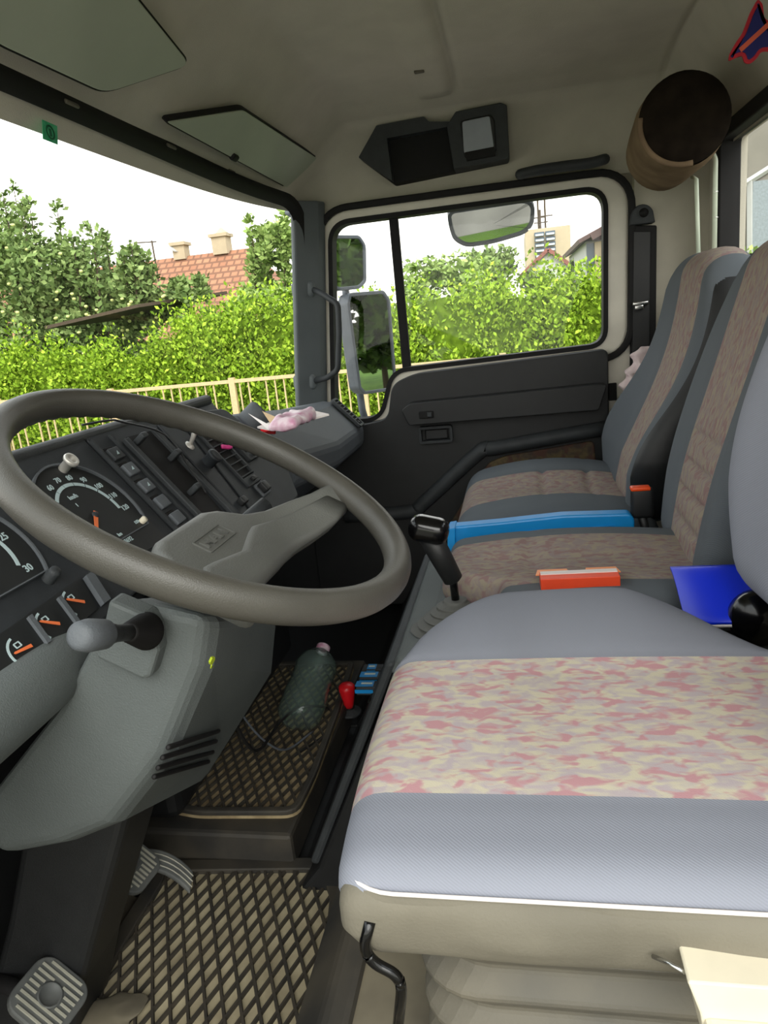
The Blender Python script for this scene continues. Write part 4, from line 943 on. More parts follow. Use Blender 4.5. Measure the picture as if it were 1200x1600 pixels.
for i, (a_, c_, lb, zz) in enumerate(boxes):
    yy = 1.31 - i * 0.038; p0_ = at((a_[0] + c_[0]) / 2 - 2, a_[1] + 3, 'y', yy)
    t_ = thing('relay_box', (p0_.x, yy, p0_.z - 0.02), lb, 'box', 'blue-labelled relay boxes')
    b = MB(); b.box((p0_.x + 0.016, yy, p0_.z), (0.072, 0.026, 0.018)); b.build('box_body', 'dark', t_, bevel=0.002)
    hl_ = 0.022 if i == 0 else 0.011
    b = MB(); b.box((p0_.x - 0.002 * i, yy - 0.0138, p0_.z), (0.018 if i == 0 else 0.036, 0.001, hl_ * 0.7)); b.box((p0_.x - 0.002 * i, yy, p0_.z + 0.0095), (0.018 if i == 0 else 0.036, 0.02, 0.001)); b.build('blue_label', 'cyan', t_)
    b = MB(); b.box((p0_.x, yy, p0_.z + 0.0104), (0.012 if i == 0 else 0.022, 0.005, 0.0006)); b.build('label_print', 'white', t_)
# water bottle
ba, bb = at(460, 1130, 'z', 0.125), at(508, 1012, 'z', 0.125)
ba, bb = at(462, 1132, 'y', 1.31), at(503, 1018, 'y', 1.49)
ax_ = (bb - ba); Lb = ax_.length; BM = frame_z(ba, ax_)
wb = thing('water_bottle', (ba.x, ba.y, ba.z - 0.045), 'clear greenish plastic water bottle lying on the floor mat', 'bottle')
R_ = 0.050; q_ = Lb
prof = [(0.0, 0.012), (0.022, 0.0), (0.034, 0.002), (R_ * 0.96, 0.02), (R_, 0.04), (R_, q_ * 0.42), (R_ * 0.95, q_ * 0.45), (R_ * 0.98, q_ * 0.48), (R_ * 0.90, q_ * 0.52), (R_ * 0.97, q_ * 0.56), (R_ * 0.90, q_ * 0.60), (R_ * 0.97, q_ * 0.64), (R_ * 0.92, q_ * 0.68), (R_ * 0.98, q_ * 0.74), (R_ * 0.9, q_ * 0.84), (R_ * 0.65, q_ * 0.93), (0.016, q_ * 0.98), (0.0145, q_ * 1.02)]
inn = [(max(0, r_ - 0.0012), z + (0.001 if i < 3 else 0)) for i, (r_, z) in enumerate(prof)][::-1]
b = MB(BM); b.lathe(prof + inn, 40); b.v = [p + V((0, 0, 0)) for p in b.v]; b.build('bottle_shell', 'bottle', wb)
b = MB(BM); b.lathe([(0.0145, q_ * 1.0), (0.0165, q_ * 1.0), (0.0165, q_ * 1.0 + 0.014), (0.012, q_ * 1.0 + 0.017), (0, q_ * 1.0 + 0.017)], 24); b.build('cap', 'pinkfilm', wb, label='dull pink screw cap')

# floor mats with raised diamond ribs
def mat_mesh(name, poly, z, base, rib, lipw, cell, ang, label, parent_z=0):
    t_ = thing(name, (sum(p[0] for p in poly) / len(poly), sum(p[1] for p in poly) / len(poly), z), label, 'floor mat')
    b = MB(); b.prism(poly, z, z + 0.006); b.build('mat_base', base, t_)
    dp = dense(poly, 0.05)
    b = MB(); ring_between(b, dp, offs(dp, -lipw), z + 0.004, z + 0.016); b.build('mat_lip', 'rubber', t_, bevel=0.003)
    ip = offs(dp, -lipw * 0.9)
    def clip(p, d):
        ts = []
        for i in range(len(ip)):
            a = V(ip[i]); c = V(ip[(i + 1) % len(ip)]); e = c - a; den = d.x * e.y - d.y * e.x
            if abs(den) < 1e-9: continue
            w_ = a - p; tt = (w_.x * e.y - w_.y * e.x) / den; ss = (w_.x * d.y - w_.y * d.x) / den
            if 0 <= ss < 1: ts.append(tt)
        ts.sort(); return ts
    b = MB(); cx = sum(p[0] for p in ip) / len(ip); cy = sum(p[1] for p in ip) / len(ip)
    for k_, (aa, ce) in enumerate(((ang, cell[0]), (ang + cell[2], cell[1]))):
        d = V((math.cos(math.radians(aa)), math.sin(math.radians(aa)))); nn_ = V((-d.y, d.x))
        for i in range(-60, 61):
            p = V((cx, cy)) + nn_ * (i * ce); ts = clip(p, d)
            for j in range(0, len(ts) - 1, 2):
                a = p + d * ts[j]; c = p + d * ts[j + 1]
                if (c - a).length < 0.01: continue
                m_ = (a + c) / 2; wd = 0.0029
                q = [a + nn_ * wd, a - nn_ * wd, c - nn_ * wd, c + nn_ * wd]; hz = 0.012 - 0.0005 * k_
                tq = [a + nn_ * wd * 0.6, a - nn_ * wd * 0.6, c - nn_ * wd * 0.6, c + nn_ * wd * 0.6]
                vs = [(v_.x, v_.y, z + 0.005) for v_ in q] + [(v_.x, v_.y, z + hz) for v_ in tq]
                b.add(vs, [(4, 5, 6, 7), (0, 1, 5, 4), (1, 2, 6, 5), (2, 3, 7, 6), (3, 0, 4, 7)], 0)
    b.build('mat_ribs', rib, t_, recalc=False, label='raised black lattice of diamond ribs'); return t_
mp_ = [(-0.68, 0.40), (-0.285, 0.40), (-0.30, 0.80), (-0.325, 0.95), (-0.38, 1.015), (-0.50, 1.005), (-0.68, 0.99)]
mat_mesh('floor_mat', round_poly(mp_, [0, 0.02, 0.03, 0.03, 0.03, 0, 0], 5), 0.0, 'dirt', 'matrub', 0.026, (0.024, 0.021, -46), 118, 'dusty rubber diamond-pattern mat in the driver footwell, in front of the seat')
mp2 = [(-0.75, 1.06), (-0.62, 1.035), (-0.43, 1.045), (-0.425, 1.15), (-0.435, 1.40), (-0.45, 1.62), (-0.75, 1.62)]
mat_mesh('floor_mat', round_poly(mp2, [0.02, 0.02, 0.03, 0.03, 0.03, 0.02, 0.02], 5), 0.07, 'dirtd', 'matrub', 0.014, (0.021, 0.019, -50), 120, 'brown dusty diamond-pattern mat on the raised middle floor, under the water bottle')

# pedals
def pedal(name, c, ax, up, w_, h, label, arm_to, hole=True):
    ax = V(ax); up = V(up); T = frame(c, ax, up)
    if (T.to_3x3() @ V((0, 0, 1))).z < 0: T = T @ Matrix.Diagonal((1, -1, -1, 1)) if False else frame(c, -ax, up)
    t_ = thing(name, (c[0], c[1], c[2] - 0.02), label, 'pedal')
    b = MB(T); b.prism(rrect(-w_ / 2, -h / 2, w_ / 2, h / 2, min(w_, h) * 0.28, 6), -0.006, 0.004); b.build('pedal_pad', 'alu', t_, bevel=0.002)
    n_ = 9
    for i in range(n_):
        x = -w_ / 2 * 0.80 + w_ * 0.80 * i / (n_ - 1); hh_ = h * (0.40 if 0 < i < n_ - 1 else 0.30)
        if hole and abs(x) < w_ * 0.2:
            r0_ = math.sqrt(max(0.0, (w_ * 0.22) ** 2 - x * x)); segs = [(-hh_, -r0_), (r0_, hh_)]
        else: segs = [(-hh_, hh_)]
        b = MB(T)
        for a_, b_ in segs: b.box((x, (a_ + b_) / 2, 0.005), (w_ * 0.030, b_ - a_, 0.003))
        b.build('pedal_rib', 'pedline', t_)
    if hole:
        b = MB(T); b.lathe([(w_ * 0.20, 0.003), (w_ * 0.20, 0.0065), (w_ * 0.17, 0.0065), (w_ * 0.16, 0.0045), (0, 0.0045)], 28); b.build('pedal_disc', 'alu', t_)
    b = MB(); b.tube([V(c) - (T.to_3x3() @ V((0, 0, 1))) * 0.008, V(arm_to)], 0.011, 12); b.build('pedal_arm', 'sealB', t_)
    return t_
pc_ = at(76, 1558, 'z', 0.14)
pedal('clutch_pedal', pc_, (0.10, 0.95, 0.0), (-0.75, 0.15, 0.62), 0.078, 0.082, 'square ribbed clutch pedal with round centre, nearest the seat', (-0.80, pc_.y + 0.06, 0.10))
pc_ = at(203, 1350, 'z', 0.13)
pedal('brake_pedal', pc_, (0.10, 0.95, 0.0), (-0.75, 0.15, 0.62), 0.078, 0.085, 'ribbed brake pedal partly behind the black shaft cover', (-0.80, pc_.y, 0.16))
pa0 = at(240, 1342, 'z', 0.10)
T = frame(pa0, (0.62, 0.30, -0.35), (-0.5, 0.6, 0.45))
if (T.to_3x3() @ V((0, 0, 1))).z < 0: T = frame(pa0, (-0.62, -0.30, 0.35), (-0.5, 0.6, 0.45))
ap = thing('accelerator_pedal', (pa0.x, pa0.y, 0.05), 'long narrow curved accelerator pedal beside the brake', 'pedal')
cur = []; 
for i in range(13):
    q = (i / 12 - 0.5); cur.append((q * 0.135, -0.10 * q * q * 1.2 + 0.016))
cur2 = [(x * 0.98, y - 0.036) for x, y in cur][::-1]
b = MB(T); b.prism(cur + cur2, -0.005, 0.004); b.build('pedal_pad', 'alu', ap, bevel=0.003)
for k_ in (0.25, 0.5, 0.75):
    b = MB(T); b.tube([(x, y - 0.036 * k_, 0.0045) for x, y in cur], 0.0011, 6); b.build('pedal_rib', 'pedline', ap)
b = MB(); b.tube([pa0 - V((0.0, 0, 0.008)), V((pa0.x - 0.06, pa0.y + 0.02, 0.01))], 0.008, 10); b.build('pedal_arm', 'sealB', ap)
db = at(165, 1575, 'z', 0.03)
b = MB(); b.rbox((db.x, db.y, 0.016), (0.10, 0.075, 0.018), 0.009, 4, 10, fn=lambda p, u: V((p.x * (0.8 + 0.5 * noise.noise(p * 40)), p.y * (0.8 + 0.5 * noise.noise(p * 35 + V((2, 2, 2)))), p.z * max(0.15, 1 - u.x * u.x * 0.6 - u.y * u.y * 0.6)))); b.build('dirt_clump', 'dustfloor', label='flattened dusty clump on the mat beside the clutch pedal', cat='dirt')
# ================================================================== OVERHEAD THINGS
def atp(px, py, P0_, n_):
    d = ray(px, py); n_ = V(n_); return CAM + d * ((V(P0_) - CAM).dot(n_) / d.dot(n_))
HN = V((0.211, 0, -0.24)).normalized(); HP = V((-0.58, 1.2, 1.345)) + HN * 0.016
def visor(pix, label, rad):
    P_ = [atp(x, y, HP, HN) for x, y in pix]; yv = (P_[0] + P_[2]) / 2
    T = frame(yv, (0, 1, 0), HN.cross(V((0, 1, 0))))
    inv = T.inverted(); p2 = [(inv @ p).to_2d() for p in P_]
    t_ = thing('sun_visor', (yv.x, yv.y, yv.z), label, 'sun visor', 'sun visors under the headliner')
    pol = round_poly(p2, rad, 6)
    ar = sum(pol[i - 1][0] * pol[i][1] - pol[i][0] * pol[i - 1][1] for i in range(len(pol)))
    if ar < 0: pol = pol[::-1]
    b = MB(T); b.prism(pol, -0.009, 0.009); b.build('visor_panel', 'visor', t_, bevel=0.004)
    b = MB(T); ring_between(b, offs(dense(pol, 0.03), 0.003), offs(dense(pol, 0.03), -0.001), -0.006, 0.006); b.build('visor_edge', 'sealB', t_)
    return t_, T
v1, _ = visor([(-210, -60), (150, -80), (292, 96), (158, 140), (0, 66)], 'pale green-grey sun visor on the driver side, at the picture edge', [0.02, 0.02, 0.03, 0.03, 0.01])
v2, _ = visor([(256, 186), (376, 168), (522, 264), (446, 290)], 'pale green-grey sun visor on the passenger side', [0.01, 0.015, 0.012, 0.01])
p_ = atp(366, 246, HP + HN * 0.01, HN); b = MB(frame(p_, (0, 1, 0), HN.cross(V((0, 1, 0))))); b.rbox((0, 0, 0), (0.03, 0.016, 0.012), 0.005, 3); b.build('visor_clip', 'sealB', v2)
for x, y in ((112, 162), (268, 229), (362, 268)):
    p_ = atp(x, y, HP - HN * 0.012, HN); b = MB(frame(p_, (0, 1, 0), HN.cross(V((0, 1, 0))))); b.rbox((0, 0, 0), (0.035, 0.006, 0.008), 0.003, 2)
    b.build('header_clip', 'bellow', label={112: 'small dark clip in the header above the green sticker', 268: 'small dark clip in the header below the gap between the visors', 362: 'small dark clip in the header below the passenger visor'}[x], cat='clip', group='clips along the windscreen header')
b = MB(); p_ = at(654, 100, 'z', 1.478); b.rbox((p_.x, p_.y, ceil_z(p_.x, p_.y)[0] - 0.001), (0.024, 0.014, 0.006), 0.003, 2); b.build('roof_plug', 'bellow', label='small oval plug in the roof lining rib', cat='plug')
# overhead locker with reading lamp
ov = thing('overhead_locker', (-0.2, 2.12, 1.28), 'black overhead storage pocket with square reading lamp above the side window', 'locker')
yo = 2.11
outl = [PZ(x, y, yo) for x, y in ((560, 246), (588, 196), (662, 182), (668, 188), (706, 188), (712, 174), (782, 160), (792, 164), (796, 240), (794, 247), (612, 284))]
inn_ = [(603, 214), (698, 196), (708, 262), (612, 280)]
b = MB(); fs_ = [(outl[i], outl[(i + 1) % len(outl)]) for i in range(len(outl))]
bodyp = round_poly(outl[::-1], 0.004, 2)
b.prism(bodyp, yo + 0.025, 2.19, 0, XZ); b.build('locker_back', 'sealB', ov)
# front frame pieces around the pocket
def pr(pix, y0, y1, name, m_, par, bev=0.004, rad=0.003):
    p2 = [PZ(x, y, y0) for x, y in pix][::-1]; b = MB(); b.prism(round_poly(p2, rad, 3), y0, y1, 0, XZ); return b.build(name, m_, par, bevel=bev)
pr([(560, 246), (588, 196), (662, 182), (670, 190), (706, 190), (700, 198), (604, 216)], yo - 0.004, 2.16, 'locker_frame', 'dark', ov)
pr([(560, 246), (604, 214), (613, 283)], yo - 0.006, 2.16, 'locker_cheek', 'dark', ov)
pr([(698, 196), (712, 174), (782, 160), (792, 164), (796, 240), (794, 247), (709, 264)], yo - 0.012, 2.17, 'lamp_housing', 'dark', ov, 0.006)
pr([(720, 188), (766, 178), (773, 186), (776, 236), (726, 247), (719, 195)], yo - 0.016, 2.15, 'lamp_bezel', 'black', ov, 0.004, 0.005)
pr([(722, 190), (765, 181), (772, 230), (725, 240)], yo - 0.020, 2.15, 'lamp_lens', 'lamp', ov, 0.004, 0.006)
pr([(726, 238), (772, 229), (774, 243), (729, 251)], yo - 0.023, 2.15, 'lamp_switch', 'sealB', ov, 0.002, 0.002)
# roof grab handle
gh = [at(x, y, 'y', 2.13) for x, y in ((814, 272), (840, 266), (880, 260), (920, 255), (944, 249))]
b = MB(); b.tube(smooth_path([gh[0] + V((0.004, 0.03, 0.004))] + gh + [gh[-1] + V((-0.004, 0.03, 0.004))], 6), 0.0135, 12)
o = b.build('grab_handle', 'dark', label='black roof grab handle above the passenger window', cat='handle')
# pillar grab rail
pg = thing('grab_handle', (-0.57, 2.11, 0.77), 'bent dark tubular grab rail on the windscreen pillar', 'handle')
gp = [at(487, 452, 'y', 2.125), at(500, 457, 'y', 2.085), at(528, 475, 'y', 2.06), at(530, 520, 'y', 2.055), at(528, 578, 'y', 2.06), at(512, 590, 'y', 2.085), at(488, 596, 'y', 2.125)]
b = MB(); b.tube(fillet_path(gp, 0.014, 6), 0.0085, 14); b.build('rail', 'dark', pg)
for q in (gp[0], gp[-1]): b = MB(); b.rbox(q + V((-0.006, 0.012, 0)), (0.034, 0.03, 0.036), 0.012, 4); b.build('mounting_collar', 'sealB', pg)
for (x, y) in ((478, 452), (480, 597)):
    q = at(x, y, 'y', 2.11); b = MB(); b.rbox((q.x - 0.01, 2.12, q.z), (0.07, 0.03, 0.05), 0.014, 4); b.build('mounting_pad', 'pillar', pg)
# belt on the rear door pillar
sb = thing('seat_belt', (0.35, 2.17, 0.6), 'black passenger seat belt on the rear door pillar', 'seat belt')
bx = [PZ(x, y, 2.17) for x, y in ((986, 352), (1024, 360), (1020, 470), (1000, 560), (960, 640), (985, 640))]
b = MB(); b.prism([PZ(x, y, 2.17) for x, y in ((986, 352), (1026, 352), (1024, 620), (984, 620))][::-1], 2.165, 2.2, 0, XZ); b.build('belt_housing', 'sealB', sb, bevel=0.004)
b = MB(); b.prism([PZ(x, y, 2.16) for x, y in ((990, 362), (1016, 362), (1014, 600), (988, 600))][::-1], 2.158, 2.163, 0, XZ); b.build('webbing', 'black', sb, bevel=0.001)
q = at(1003, 338, 'y', 2.16); b = MB(); b.prism(arc_poly(q.x, q.z, 0.03, 20, 160, 10) + [(q.x - 0.034, q.z - 0.02), (q.x + 0.034, q.z - 0.02)], 2.155, 2.2, 0, XZ); b.build('upper_anchor', 'dark', sb, bevel=0.004)
b = MB(); b.lathe([(0, 0.008), (0.010, 0.006), (0.012, 0)], 18, 0, Matrix.Translation((q.x + 0.004, 2.152, q.z + 0.008)) @ Matrix.Rotation(PI / 2, 4, 'X')); b.build('anchor_bolt', 'sealB', sb)
q = at(1001, 474, 'y', 2.15); b = MB(); b.rbox(q, (0.042, 0.012, 0.012), 0.004, 3); b.rbox(q + V((-0.004, 0, -0.010)), (0.024, 0.012, 0.014), 0.004, 3); b.build('belt_tongue', 'chrome', sb, label='bright metal belt tongue')
# pale cloth behind the passenger seat
cc = at(990, 578, 'y', 2.10)
def clf(p, u):
    return p + V((0.010 * noise.noise(p * 30 + V((3, 0, 0))), 0.014 * noise.noise(p * 34), 0.012 * noise.noise(p * 28 + V((0, 5, 0))))) + V((p.z * 0.45, 0, 0)) + V((0.006 * math.sin(p.z * 160 + p.x * 60), 0, 0))
b = MB(); b.rbox(cc + V((0.008, 0, 0)), (0.055, 0.05, 0.13), 0.024, 6, (6, 6, 16), fn=clf); b.build('cloth', 'pinkcloth', label='crumpled pale pink cloth tucked between passenger seat and door pillar', cat='cloth')
# rolled blanket hanging in the rear top corner
r1c, r2c = at(1080, 170, 'y', 1.74), at(1040, 262, 'y', 2.02)
r1c, r2c = V((0.385, 1.62, 1.262)), V((0.405, 2.02, 1.245))
r1c = at(1072, 182, 'y', 1.68); r2c = at(1034, 262, 'y', 2.02) + V((0.0, 0, 0.03))
axr = (r2c - r1c); LR = axr.length; RM = frame_z(r1c, axr)
rb = thing('rolled_blanket', (r2c.x, 1.85, 1.13), 'rolled brown blanket with dark end, hung under the rear roof corner', 'blanket')
b = MB(RM); pr_ = [(0, 0.002), (0.060, 0.0), (0.080, 0.006), (0.089, 0.02)]; pr2 = [(0.089, 0.02), (0.093, LR * 0.3), (0.092, LR * 0.6), (0.086, LR * 0.9), (0.07, LR * 0.99), (0, LR)]
b.lathe(pr2, 40); b.v = [p + V((0.004 * noise.noise(p * 14), 0.0, 0.006 * noise.noise(p * 12 + V((4, 4, 4))))) for p in b.v]; b.build('blanket_roll', 'blanket', rb)
b = MB(RM); b.lathe(pr_, 40); b.build('roll_end', 'blanketd', rb)
b = MB(RM); b.tube(smooth_path([(0.086 * math.cos(a), 0.086 * math.sin(a), 0.012) for a in [math.radians(x) for x in range(-100, 20, 12)]], 3), 0.006, 8); b.build('blanket_hem', 'blanket', rb)
# white plastic rods hanging below the blanket
wr = thing('plastic_hook', (0.45, 1.95, 0.98), 'pair of pale plastic rods standing between seat tops and rolled blanket', 'rod')
a0, a1 = at(1088, 280, 'y', 1.90), at(1092, 420, 'y', 1.90)
b = MB(); b.tube([a1, a0, a0 + V((-0.004, 0.02, 0.008))], 0.0048, 12); b.build('short_rod', 'white', wr)
a0, a1, a2 = at(1112, 236, 'y', 1.82), at(1118, 250, 'y', 1.80), at(1116, 420, 'y', 1.80)
b = MB(); b.tube(fillet_path([a2, a1, a0, a0 + V((-0.012, 0.03, -0.02))], 0.006), 0.0052, 12); b.build('long_rod', 'white', wr)
for y_ in (300, 340):
    q = at(1118, y_, 'y', 1.80); b = MB(); b.lathe([(0.0056, -0.001), (0.0058, 0), (0.0056, 0.001)], 12, 0, Matrix.Translation(q)); b.build('rod_joint', 'chrome', wr)
# tree-shaped air freshener on the rear wall
tf = thing('air_freshener', (0.40, 1.45, 1.3), 'navy tree-shaped felt air freshener with red edge hanging by the rear wall', 'air freshener')
pix = [(1184, -2), (1192, 6), (1194, 28), (1206, 36), (1225, 55), (1215, 80), (1190, 80), (1182, 92), (1172, 100), (1163, 98), (1160, 86), (1150, 90), (1138, 96), (1140, 84), (1150, 66), (1160, 52), (1166, 36), (1172, 20)]
yt = 1.36
pt = round_poly([PZ(x, y, yt) for x, y in pix][::-1], 0.004, 3)
b = MB(); b.prism(pt, yt, yt + 0.003, 0, XZ); b.build('felt_edge', 'tred', tf)
b = MB(); b.prism(offs(dense(pt, 0.01), -0.0055), yt - 0.001, yt + 0.004, 0, XZ); b.build('felt_centre', 'tblue', tf)
st_ = [PZ(x, y, yt) for x, y in ((1154, 76), (1200, 34), (1204, 40), (1158, 82))]
b = MB(); b.prism(st_[::-1], yt - 0.0018, yt, 0, XZ); b.build('orange_stripe', 'tor', tf)
q = at(1186, -2, 'y', yt); b = MB(); b.tube([q, (q.x + 0.005, yt + 0.002, 1.46)], 0.0008, 6); b.build('string', 'sealB', tf)
# green windscreen sticker
gsp = [at(x, y, 'x', -0.678) for x, y in ((66, 187), (89, 197), (90, 226), (67, 217))]
gs_ = thing('sticker', tuple(gsp[3]), 'small square green sticker at the top of the windscreen', 'sticker')
b = MB(); b.sheet(gsp, 0.001); b.build('sticker_film', 'green', gs_)
cg = sum(gsp, V()) / 4; b = MB(); ring_between(b, arc_poly(cg.y, cg.z, 0.0105, 0, 360, 20)[:-1], arc_poly(cg.y, cg.z, 0.0075, 0, 360, 20)[:-1], cg.x, cg.x + 0.0012, 0, YZ)
b.prism([(cg.y - 0.003, cg.z - 0.006), (cg.y + 0.003, cg.z - 0.006), (cg.y + 0.003, cg.z + 0.005), (cg.y - 0.003, cg.z + 0.005)], cg.x, cg.x + 0.001, 0, YZ)
b.build('sticker_emblem', 'greend', gs_)

# ================================================================== OUTSIDE MIRRORS
def mirror(name, pix, yv, look, label, rad, depth=0.05, arm=None):
    """look: normal of the glass"""
    n_ = V(look).normalized(); P_ = [at(x, y, 'y', yv) for x, y in pix]; c = sum(P_, V()) / len(P_)
    P_ = [atp(x, y, c, n_) for x, y in pix]
    T = frame(c, V((0, 0, 1)).cross(n_), V((0, 0, 1)) - n_ * n_.z); inv = T.inverted(); p2 = [(inv @ p).to_2d() for p in P_]
    ar = sum(p2[i - 1][0] * p2[i][1] - p2[i][0] * p2[i - 1][1] for i in range(len(p2)))
    if ar < 0: p2 = p2[::-1]
    pol = dense(round_poly(p2, rad, 6), 0.02)
    t_ = thing(name, tuple(c), label, 'mirror')
    b = MB(T); b.prism(offs(pol, 0.007), -depth, -0.002); b.build('mirror_housing', 'mframe', t_, bevel=0.006)
    b = MB(T); ring_between(b, offs(pol, 0.009), offs(pol, -0.002), -0.012, 0.004); b.build('mirror_rim', 'mframe', t_, bevel=0.002)
    b = MB(T); N = len(pol); vs = [(0, 0, 0.0)] + [(x, y, 0.0) for x, y in pol]
    b.add(vs, [(0, i + 1, (i + 1) % N + 1) for i in range(N)], 0, False); b.build('mirror_glass', 'mirror', t_, recalc=False)
    if arm:
        ap_ = [at(x, y, 'y', yv + 0.06) for x, y in arm]
        b = MB(); b.tube(ap_, 0.013, 12); b.build('mirror_arm', 'mframe', t_)
        for q_, e_ in (((ap_[0], V((-0.66, 2.24, 1.26))), (ap_[-1], V((-0.64, 2.24, 0.58)))) if name == 'wing_mirror' else ((ap_[-1], V((ap_[-1].x, 2.24, ap_[-1].z))),)):
            b = MB(); b.tube([q_, e_], 0.011, 10); b.build('mirror_bracket', 'mframe', t_)
    return t_
mirror('wing_mirror', [(548, 462), (598, 458), (606, 470), (616, 596), (612, 606), (570, 612), (563, 605), (545, 475)], 2.42, (1.0, -0.66, 0.02), 'tall rectangular wing mirror outside the quarter window, reflecting the pavement behind', 0.006, 0.05, [(530, 380), (546, 500), (566, 640), (572, 660)])
mirror('wide_angle_mirror', [(522, 372), (560, 372), (568, 384), (569, 438), (560, 447), (528, 450), (521, 442)], 2.42, (1.0, -0.6, 0.03), 'small squarish wide-angle mirror above the tall wing mirror', 0.01, 0.05)
mirror('kerb_mirror', [(703, 332), (822, 314), (831, 322), (829, 350), (818, 362), (770, 376), (730, 382), (712, 372), (706, 352)], 2.30, (0.05, -0.60, -0.80), 'rounded kerb-view mirror hanging above the passenger side window', 0.02, 0.03, [(750, 352), (748, 290)])

# ================================================================== OUTSIDE
G = -1.15
b = MB(); b.box((0, 30, G - 0.05), (140, 120, 0.1)); b.build('ground', 'grass', kind='structure')
b = MB(); b.box((10, 4.0, G + 0.01), (120, 2.2, 0.06)); b.build('pavement', 'pave', kind='structure')
b = MB(); b.box((0, -4, G + 0.005), (120, 13.5, 0.03)); b.build('road', 'pave', kind='structure')
# fence
FY = 9.5
fr = thing('railing_fence', (-4, FY, G), 'beige metal railing fence running in front of the green hedge', 'fence')
topz = (at(192, 611, 'y', FY).z + at(454, 588, 'y', FY).z) / 2
b = MB(); b.box((-3.0, FY, topz), (26, 0.05, 0.045)); b.build('top_rail', 'fencem', fr)
b = MB(); b.box((-3.0, FY, topz - 0.78), (26, 0.035, 0.03)); b.build('bottom_rail', 'fencem', fr)
xp = at(366, 620, 'y', FY).x
for i in range(-7, 6):
    x = xp + i * 1.85
    b = MB(); b.box((x, FY, (topz + G) / 2 + 0.02), (0.085, 0.06, topz - G + 0.06)); b.build('fence_post', 'fencem', fr)
x = xp - 7 * 1.85; kk = 0; me_bal = None
while x < xp + 5 * 1.85:
    x += 0.128; kk += 1
    if kk % 4 == 0: continue
    if abs(((x - xp + 100 * 1.85) % 1.85)) < 0.06 or not (-9.5 < x < 2.2): continue
    if me_bal is None:
        b = MB(); b.box((x, FY, topz - 0.39), (0.018, 0.018, 0.78)); o0 = b.build('baluster', 'fencem', fr); me_bal = o0
    else:
        o1_ = me_bal.copy(); COL.objects.link(o1_); o1_.parent = fr; o1_.location = me_bal.location + V((x - x0_, 0, 0))
    if kk and me_bal is not None and 'x0_' not in globals(): x0_ = x

import numpy as np
rng = np.random.default_rng(5)
def leaves(name, pts, size, m_, parent=None, up=0.3, aspect=0.5, **kw):
    """one small folded leaf (two triangles) at each point"""
    pts = np.asarray(pts, float); N = len(pts)
    a = rng.normal(size=(N, 3)); a[:, 2] = np.abs(a[:, 2]) * 0.6 + up; a /= np.linalg.norm(a, axis=1)[:, None]
    r_ = rng.normal(size=(N, 3)); s_ = np.cross(a, r_); s_ /= np.linalg.norm(s_, axis=1)[:, None] + 1e-9
    L_ = size * (0.6 + 0.8 * rng.random(N))[:, None]; W_ = L_ * aspect * 0.5
    v = np.stack([pts, pts + a * L_ * 0.5 + s_ * W_, pts + a * L_, pts + a * L_ * 0.5 - s_ * W_], 1).reshape(-1, 3)
    c = v.mean(0); c[2] = v[:, 2].min()
    me = bpy.data.meshes.new(name); me.vertices.add(4 * N); me.vertices.foreach_set('co', (v - c).ravel())
    me.loops.add(4 * N); me.loops.foreach_set('vertex_index', np.arange(4 * N, dtype=np.int32))
    me.polygons.add(N); me.polygons.foreach_set('loop_start', np.arange(0, 4 * N, 4, dtype=np.int32)); me.polygons.foreach_set('loop_total', np.full(N, 4, dtype=np.int32))
    me.materials.append(M[m_]); me.update(calc_edges=True); me.validate()
    o = bpy.data.objects.new(name, me); COL.objects.link(o); c = V(c); WORLD[o.name] = c
    if parent is not None: o.parent = parent; o.location = c - WORLD[parent.name]
    else: o.location = c
    tag(o, **kw); return o
def blobs_surface(cs, n, inner=0.0):
    """points in the shells of ellipsoid clumps (cx,cy,cz,rx,ry,rz)"""
    cs = np.asarray(cs, float); wgt = (cs[:, 3] * cs[:, 5]); wgt /= wgt.sum(); k = rng.choice(len(cs), n, p=wgt)
    d = rng.normal(size=(n, 3)); d /= np.linalg.norm(d, axis=1)[:, None]; r_ = 1 - (1 - inner) * rng.random(n) ** 1.6
    return cs[k, :3] + d * cs[k, 3:6] * r_[:, None]
# thuja hedge: front face and top surface of plumes
def hedge_top(x):      # height of the hedge crown along the street
    base = HB
    for (a, za), (c, zc) in zip(base, base[1:]):
        if x <= c: return za + (zc - za) * max(0, (x - a)) / (c - a)
    return base[-1][1]
HB = []
for px_, py_ in ((-120, 540), (0, 522), (100, 520), (200, 508), (260, 472), (330, 466), (390, 446), (440, 430), (560, 456), (600, 445), (640, 418), (680, 405), (760, 412), (820, 405), (880, 402), (945, 402), (1040, 395)):
    q = at(px_, py_, 'y', 10.6); HB.append((q.x, q.z))
HY = 10.6
hg = thing('hedge', (-4, HY + 0.6, G), 'long bright green thuja hedge behind the railing', 'hedge')
cl = []
for _ in range(900):
    x = rng.uniform(-13, 2.6); t_ = hedge_top(x); t_ -= 0.40; z = rng.uniform(G, t_ + 0.02)
    r_ = rng.uniform(0.22, 0.42); cl.append((x, HY + rng.uniform(-0.05, 0.35) + (0.4 if z > t_ - 0.3 else 0) * rng.random(), z, r_, r_, r_ * 1.4))
leaves('hedge_foliage', blobs_surface(cl, 200000), 0.072, 'hedge', hg, up=0.5, aspect=0.55)
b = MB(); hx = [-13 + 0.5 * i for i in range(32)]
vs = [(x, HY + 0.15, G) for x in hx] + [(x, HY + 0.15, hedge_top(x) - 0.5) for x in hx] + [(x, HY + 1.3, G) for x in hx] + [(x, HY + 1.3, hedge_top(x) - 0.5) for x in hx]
n = len(hx); fs = []
